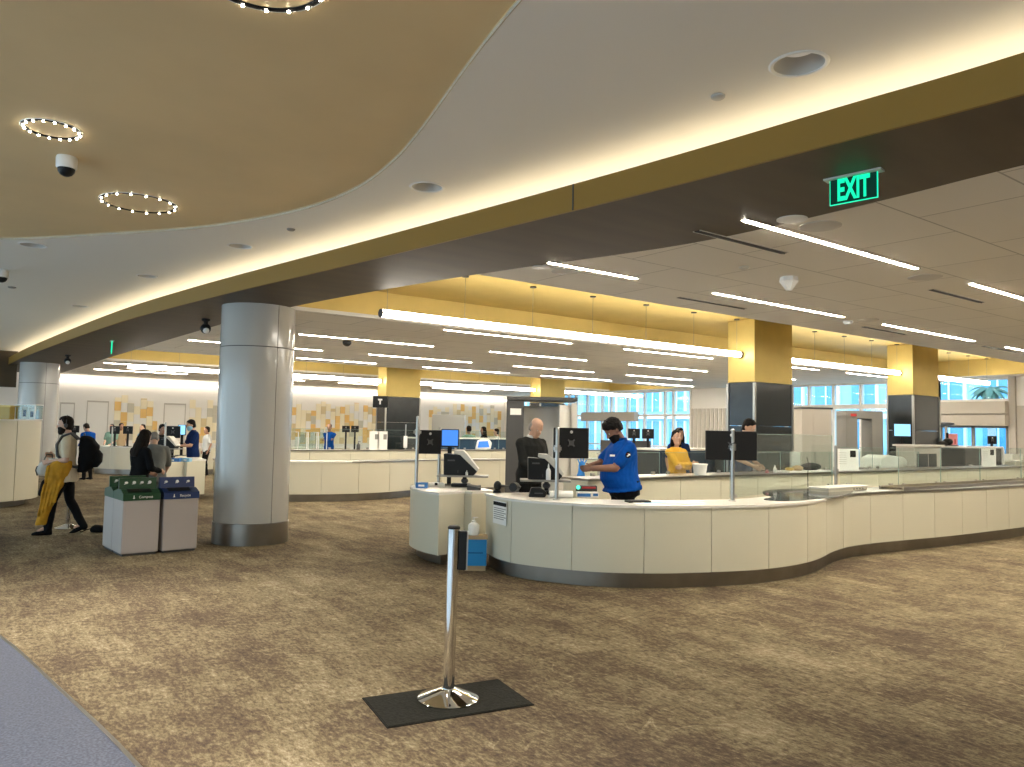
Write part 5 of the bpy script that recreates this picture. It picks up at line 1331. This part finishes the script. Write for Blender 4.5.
# equipment on the rear counter, right part
def tray_bin(px, py, dist, w, label, m='light_grey'):
    q = at(px, py, dist); o = thing('plastic_tray', label, 'tray', q, FACE)
    obj('tub', MB().loft([((0, 0, 0), (w*.42, 0, 0), (0, .14, 0)), ((0, 0, .10), (w*.5, 0, 0), (0, .18, 0)), ((0, 0, .11), (w*.5, 0, 0), (0, .18, 0))], 24), m, o, True)
    obj('rim', MB().loft([((0, 0, .10), (w*.52, 0, 0), (0, .19, 0)), ((0, 0, .115), (w*.52, 0, 0), (0, .19, 0))], 24), m, o, True)
    return o
def paper_stand(px, py, w, h, label, Y=7.76, zb=1.065, dark=True):
    q = onY(px, py, Y); o = thing('notice_stand', label, 'sign', (q.x, q.y, zb), FACE)
    obj('board', MB().box((-w/2, 0, .015), (w/2, .012, h)), 'paper', o); obj('foot', MB().box((-w/2 - .01, -.06, 0), (w/2 + .01, .08, .015)), 'white_plastic', o)
    t = MB()
    for k in range(6): t.box((-w*.42, -.002, h*(.82 - .1*k)), (-w*.06, .0, h*(.80 - .1*k)))
    obj('text_lines', t, 'light_grey', o)
    if dark: obj('printed_mark', MB().box((w*.10, -.002, h*.62), (w*.36, 0, h*.92)), 'suit_grey', o)
    return o
paper_stand(848, 470, .40, .40, 'white notice stand with a dark printed mark right of the glass post')
paper_stand(989, 466, .33, .42, 'narrow white notice stand at the right beyond the dark machine', 7.76, 1.065)
q = onY(628, 474, 7.85); q = onY(687, 474, 7.83)
tb2 = thing('white_bin', 'small white plastic bin on the rear counter beside the yellow cardigan', 'bin', (onY(701, 473, 7.78).x, 7.80, 1.062), 0)
obj('body', MB().loft([((0, 0, 0), (.10, 0, 0), (0, .08, 0)), ((0, 0, .16), (.125, 0, 0), (0, .10, 0))], 24), 'white_plastic', tb2, True); obj('rim', MB().loft([((0, 0, .155), (.132, 0, 0), (0, .106, 0)), ((0, 0, .17), (.132, 0, 0), (0, .106, 0))], 24), 'white_plastic', tb2, True)
for px, nm, m_, h_ in ((776, 'tiny white bottle on the rear counter in front of the black pillar', 'white_plastic', .13), (768, 'tiny pink bottle cap on the rear counter in front of the black pillar', 'pink', .06)):
    q = onY(px, 472, 7.8); bottle((q.x, 7.82, 1.062), nm, m_, h_, .03)
q = onY(794, 462, 8.1); wc = thing('white_dispenser', 'white box dispenser standing right of the black pillar foot', 'dispenser', (q.x, 8.08, 1.062), FACE)
obj('body', MB().box((-.08, -.05, 0), (.08, .05, .34)), 'white_plastic', wc, bevel=.01); obj('outlet', MB().box((-.03, -.056, .03), (.03, -.05, .08)), 'mid_grey', wc)
q = onY(797, 470, 7.8); mess = thing('tray_of_items', 'white tray holding small black and tan items on the rear counter', 'tray', (q.x + .2, 7.79, 1.062), 0)
obj('tray', MB().box((-.62, -.13, 0), (.62, .13, .03)), 'white_plastic', mess, bevel=.004)
for nm, c_, r_, m_ in (('pouch', (.2, 0, .09), (.28, .1, .07), 'black_cloth'), ('wallet', (-.2, 0, .07), (.11, .09, .05), 'tan_cloth'), ('case', (-.4, .02, .055), (.09, .07, .03), 'amber')):
    K = MB(); K.ell(c_, r_, 14, 8); obj(nm, K, m_, mess, True)

# x-ray and screening machines at right, beyond the rear counter
def block(name, label, cat, px, py, dist, w, d, z0, z1, m, rz=FACE):
    q = at(px, py, dist); o = thing(name, label, cat, (q.x, q.y, 0), rz); return o
q = onY(888, 450, 8.75)
xr = thing('xray_machine', 'white rounded conveyor machine in front of the metal detector', 'machine', (q.x, q.y, 0), 0)
obj('hood', MB().xprism([(-.75, 1.10), (-.70, 1.25), (-.45, 1.31), (.2, 1.27), (.42, 1.18), (.46, 1.06), (-.75, 1.0)], -.24, .24), 'white_plastic', xr, bevel=.03); obj('base', MB().box((-.85, -.26, 0), (.50, .26, 1.04)), 'light_grey', xr); obj('belt', MB().box((-.95, -.22, .98), (.52, .22, 1.03)), 'dark_grey', xr)
q = onY(919, 455, 8.55)
bc = thing('booth_cabinet', 'beige booth cabinet with black glass doors below the blue lit pillar side', 'cabinet', (q.x, q.y, 0), 0)
obj('body', MB().box((-.62, -.2, 0), (.62, .2, 1.50)), 'taupe', bc, bevel=.006); obj('glass_door', MB().box((-.52, -.206, .75), (-.02, -.2, 1.34)), 'black_glass', bc); obj('glass_door', MB().box((.02, -.206, .75), (.38, -.2, 1.34)), 'black_glass', bc); obj('top', MB().box((-.68, -.25, 1.50), (.68, .25, 1.54)), 'counter_white', bc)
q = onY(902, 436, 8.62); monitor(Vector((q.x, q.y, 1.85)), FACE, .38, .29, 'small monitor with lit pale blue screen at the foot of the farther black pillar', back=False, screen='screen_cyan', stand=.16)
q = onY(970, 455, 9.0)
sm_ = thing('scanning_machine', 'large dark glass screening machine with white frame at the right', 'machine', (q.x, q.y, 0), 0)
obj('body', MB().box((-1.1, -.35, .35), (1.0, .35, 1.46)), 'black_glass', sm_, bevel=.02); obj('frame', MB().xprism([(1.0, .3), (1.12, .3), (1.12, 1.40), (1.04, 1.50), (-1.1, 1.50), (-1.1, 1.46), (1.0, 1.45)], -.37, .37), 'white_plastic', sm_); obj('base', MB().box((-1.05, -.3, 0), (1.05, .3, .36)), 'light_grey', sm_)
obj('control_pad', MB().xprism([(-.95, .98), (.05, .90), (.05, .93), (-.9, 1.06)], -.40, -.355), 'light_grey', sm_)
q = onY(953, 438, 8.95)
psn = thing('pink_sign', 'small pink lit panel on top of the dark screening machine', 'sign', (q.x, q.y, 1.505), FACE)
obj('panel', MB().box((-.11, -.01, .02), (.11, .02, .30)), 'pink', psn); obj('frame', MB().box((-.16, -.0, .0), (-.11, .03, .32)).box((-.16, -.02, 0), (.13, .05, .02)), 'black_plastic', psn); obj('figure_mark', MB().box((-.06, -.013, .05), (-.03, -.01, .17)).box((.03, -.013, .05), (.06, -.01, .17)), 'red', psn)
q = onY(941, 441, 8.85)
cmr = thing('desk_camera', 'black camera like device beside the pink lit panel', 'camera', (q.x, q.y, 1.505), FACE)
obj('body', MB().ell((0, 0, .06), (.22, .10, .06), 14, 8).ell((.16, 0, .10), (.12, .1, .09), 14, 8), 'black_plastic', cmr, True); obj('foot', MB().box((-.1, -.06, 0), (.12, .06, .03)), 'dark_grey', cmr)
q = onX(992, 440, 23.2); monitor(Vector((q.x, q.y, q.z)), FACE, .24, .22, 'small dark monitor in front of the glass doors at the right', stand=.3)
q = onY(1010, 466, 8.75)
eb = thing('end_cabinet', 'low cream cabinet units at the right edge of the picture', 'cabinet', (q.x, q.y, 0), 0)
obj('body', MB().box((-.45, -.3, 0), (.6, .3, 1.10)), 'counter_panel', eb); obj('top', MB().box((-.47, -.32, 1.10), (.62, .32, 1.14)), 'counter_white', eb); obj('riser', MB().box((-.1, -.1, 1.14), (.6, .3, 1.30)), 'counter_white', eb)
q = onY(946, 424, 9.9)
hl = thing('scanner_mast', 'thin mast with flat dark head right of the blue lit pillar', 'mast', (q.x, q.y, 0), FACE)
obj('pole', MB().tube([(0, 0, 0), (0, 0, 2.05)], .035, 10), 'taupe', hl, True); obj('head', MB().lathe([(.10, 2.03), (.2, 2.06), (.2, 2.10), (.1, 2.12)], n=20), 'dark_grey', hl, True)
# green lit exit boxes / workstations in front of the far windows
q = at(640, 440, 19.0)
wsn = thing('workstation_desk', 'grey workstation desk with monitors behind the officer in royal blue', 'desk', (q.x, q.y, 0), FACE)
obj('front', MB().box((-1.0, -.3, .1), (.15, -.27, 1.12)), 'counter_panel', wsn); obj('body', MB().box((-1.0, -.27, 0), (.9, .4, 1.10)), 'mid_grey', wsn); obj('top', MB().box((-1.02, -.32, 1.12), (.92, .42, 1.16)), 'counter_white', wsn); obj('screen_panel', MB().box((-.95, .2, 1.16), (.3, .24, 1.48)), 'dark_grey', wsn)
for i, (px, lb) in enumerate(((634, 'left dark monitor of the pair on the grey workstation desk'), (648, 'right dark monitor of the pair on the grey workstation desk'))):
    q2 = at(px, 431, 18.75); monitor(Vector((q2.x, q2.y, 1.66)), FACE, .29, .24, lb, stand=.38)
# far monitors
for px, py, dd, w, lb in ((115, 430, 25.2, .30, 'left far black monitor above the far cream counter'), (128, 430, 25.4, .30, 'right far black monitor above the far cream counter'), (346, 429, 26.5, .26, 'left monitor of the far pair left of the signed pillar'), (355, 429, 26.5, .26, 'right monitor of the far pair left of the signed pillar'), (75, 429, 24.6, .26, 'small far black monitor behind the head of the walking man'), (173, 432, 18.6, .34, 'black monitor with lit blue side left of the navy shirted officer')):
    q = at(px, py, dd); monitor(Vector((q.x, q.y, q.z)), FACE + .1, w, w*.85, lb, stand=max(.1, q.z - w*.425 - .9))
q = at(182, 430, 19.0); monitor(Vector((q.x, q.y, q.z)), FACE, .2, .26, 'narrow lit cyan monitor beside the mask of the navy shirted officer', back=False, screen='screen_cyan', stand=.5)
q = at(170, 447, 17.75); q.z = ZC + .22; tray(q, FACE, .5, 'grey tray on the podium counter of the navy shirted officer', .22); scanner(Vector((q.x, q.y, q.z)), FACE, 'black wedge scanner on the podium counter of the navy shirted officer', .82)
pz_ = post(165, 462, ZC, 1.72, 'steel post on the podium counter of the navy shirted officer', xy=(4.06, 18.8))
post(111.5, 447, ZC, 1.55, 'thin far steel post between the two far monitors')
for px, m_, w, lb in ((171, 'box_blue', .26, 'pale blue box on the podium counter of the navy shirted officer'), (184, 'mask_blue', .15, 'small pale blue carton on the podium counter of the navy shirted officer')):
    q = on(px, 462, ZC) + fw*.15; o = thing('supply_box', lb, 'box', (q.x, q.y, ZC), FACE); obj('carton', MB().box((-w/2, -.07, 0), (w/2, .07, .075)), m_, o, bevel=.004); obj('label', MB().box((-w*.3, -.072, .02), (w*.1, -.07, .05)), 'paper', o)
# black box sign on the signed pillar, notices below
q = onY(382, 402, 21.7)
bs_ = thing('box_sign', 'small black box sign projecting from the far dark pillar', 'sign', (10.98, 21.6, 2.30), FACE)
obj('case', MB().box((-.36, -.06, -.0), (.10, .06, .36)), 'black_plastic', bs_); obj('symbol', MB().box((-.16, -.064, .10), (-.11, -.06, .26)).box((-.20, -.064, .22), (-.07, -.06, .27)), 'paper', bs_)
for px, lb in ((372.5, 'left white notice on the far rear counter below the signed pillar'), (381, 'right white notice with dark mark on the far rear counter below the signed pillar')):
    q = onY(px, 440, 19.0); o = thing('notice', lb, 'sign', (q.x, 18.9, 1.085), 0); obj('sheet', MB().box((-.14, 0, .01), (.14, .01, .50)), 'paper', o); obj('foot', MB().box((-.14, -.05, 0), (.14, .07, .012)), 'white_plastic', o); obj('printed_mark', MB().box((.02, -.003, .28), (.12, 0, .42)), 'mid_grey', o)
q = onY(358, 446, 19.0); bottle((q.x, 18.98, 1.085), 'dark pump bottle on the far rear counter near the folded arms officer', 'dark_grey', .22, .05, True)
q = onY(402, 442, 19.2); hs_ = thing('wall_phone', 'small white device in front of the far signed pillar', 'device', (q.x, 19.0, 1.085), FACE); obj('body', MB().box((-.05, -.03, .05), (.05, .03, .38)), 'white_plastic', hs_, bevel=.01); obj('pole', MB().box((-.015, -.015, 0), (.015, .015, .7)), 'steel', hs_)
# clear cases on the far counter between the round column and the blue officer
for k, px in enumerate((300, 310, 320)):
    q = onY(px, 440, 19.0); o = thing('clear_case', 'clear acrylic case on the far rear counter, %s from the round column' % ORD[k], 'case', (q.x, 18.94, 1.085), 0)
    obj('case', MB().box((-.115, -.11, .01), (.115, -.105, .45)).box((-.115, .105, .01), (.115, .11, .45)), GLASS, o); obj('frame', MB().box((-.12, -.12, 0), (.12, .12, .012)).box((-.12, -.12, .44), (-.10, .12, .455)).box((.10, -.12, .44), (.12, .12, .455)).box((-.12, -.12, 0), (-.105, -.10, .45)).box((.105, -.12, 0), (.12, -.10, .45)), 'white_plastic', o)
# grey locker in front of the mosaic
q = at(449, 424, 27.5)
lk = thing('locker', 'grey metal locker standing in front of the mosaic wall above the blue screen', 'locker', (q.x, q.y, 0), FACE); obj('body', MB().box((-.58, -.3, 0), (.58, .3, 2.18)), 'locker_grey', lk, bevel=.01); obj('door', MB().box((-.54, -.306, .1), (-.01, -.3, 2.1)), 'locker_grey', lk); obj('door', MB().box((.01, -.306, .1), (.54, -.3, 2.1)), 'locker_grey', lk); obj('plinth', MB().box((-.56, -.28, 0), (.56, .28, .02)), 'dark_grey', lk)
q = onY(484, 441, 18.95)
rc_ = thing('round_screen', 'white rounded display with blue screen in front of the dark navy booth counter', 'display', (q.x, q.y, 1.085), FACE); obj('shell', MB().xprism([(-.26, .0), (-.2, .27), (-.05, .33), (.16, .31), (.24, .2), (.2, .02)], -.05, .05), 'white_plastic', rc_, bevel=.03); obj('screen', MB().xprism([(-.18, .06), (-.15, .24), (.12, .26), (.16, .08)], -.054, -.05), 'screen_blue', rc_); obj('stand', MB().box((-.09, -.06, 0), (.09, .06, .015)), 'white_plastic', rc_)

# ================================================================== LIGHT OF DAY, VIEW
w = bpy.data.worlds.new('world'); SC.world = w; w.use_nodes = True
bgn = w.node_tree.nodes['Background']; bgn.inputs['Color'].default_value = (0.97, 0.98, 1.0, 1); bgn.inputs['Strength'].default_value = 2.2
SC.view_settings.view_transform = 'Standard'; SC.view_settings.look = 'None'; SC.view_settings.exposure = 0.9; SC.view_settings.gamma = 1.0
SC.view_settings.use_curve_mapping = False
SC.cycles.use_denoising = True; SC.cycles.max_bounces = 8; SC.cycles.diffuse_bounces = 5; SC.cycles.transparent_max_bounces = 16
SC.cycles.sample_clamp_indirect = 6.0; SC.cycles.caustics_reflective = False; SC.cycles.caustics_refractive = False

import re as _re   # LABELCHK
for _o in bpy.data.objects:
    if 'label' in _o:
        n_ = len(_o['label'].split())
        if n_ > 16 or n_ < 4: print('LABEL', n_, _o.name, _o['label'])
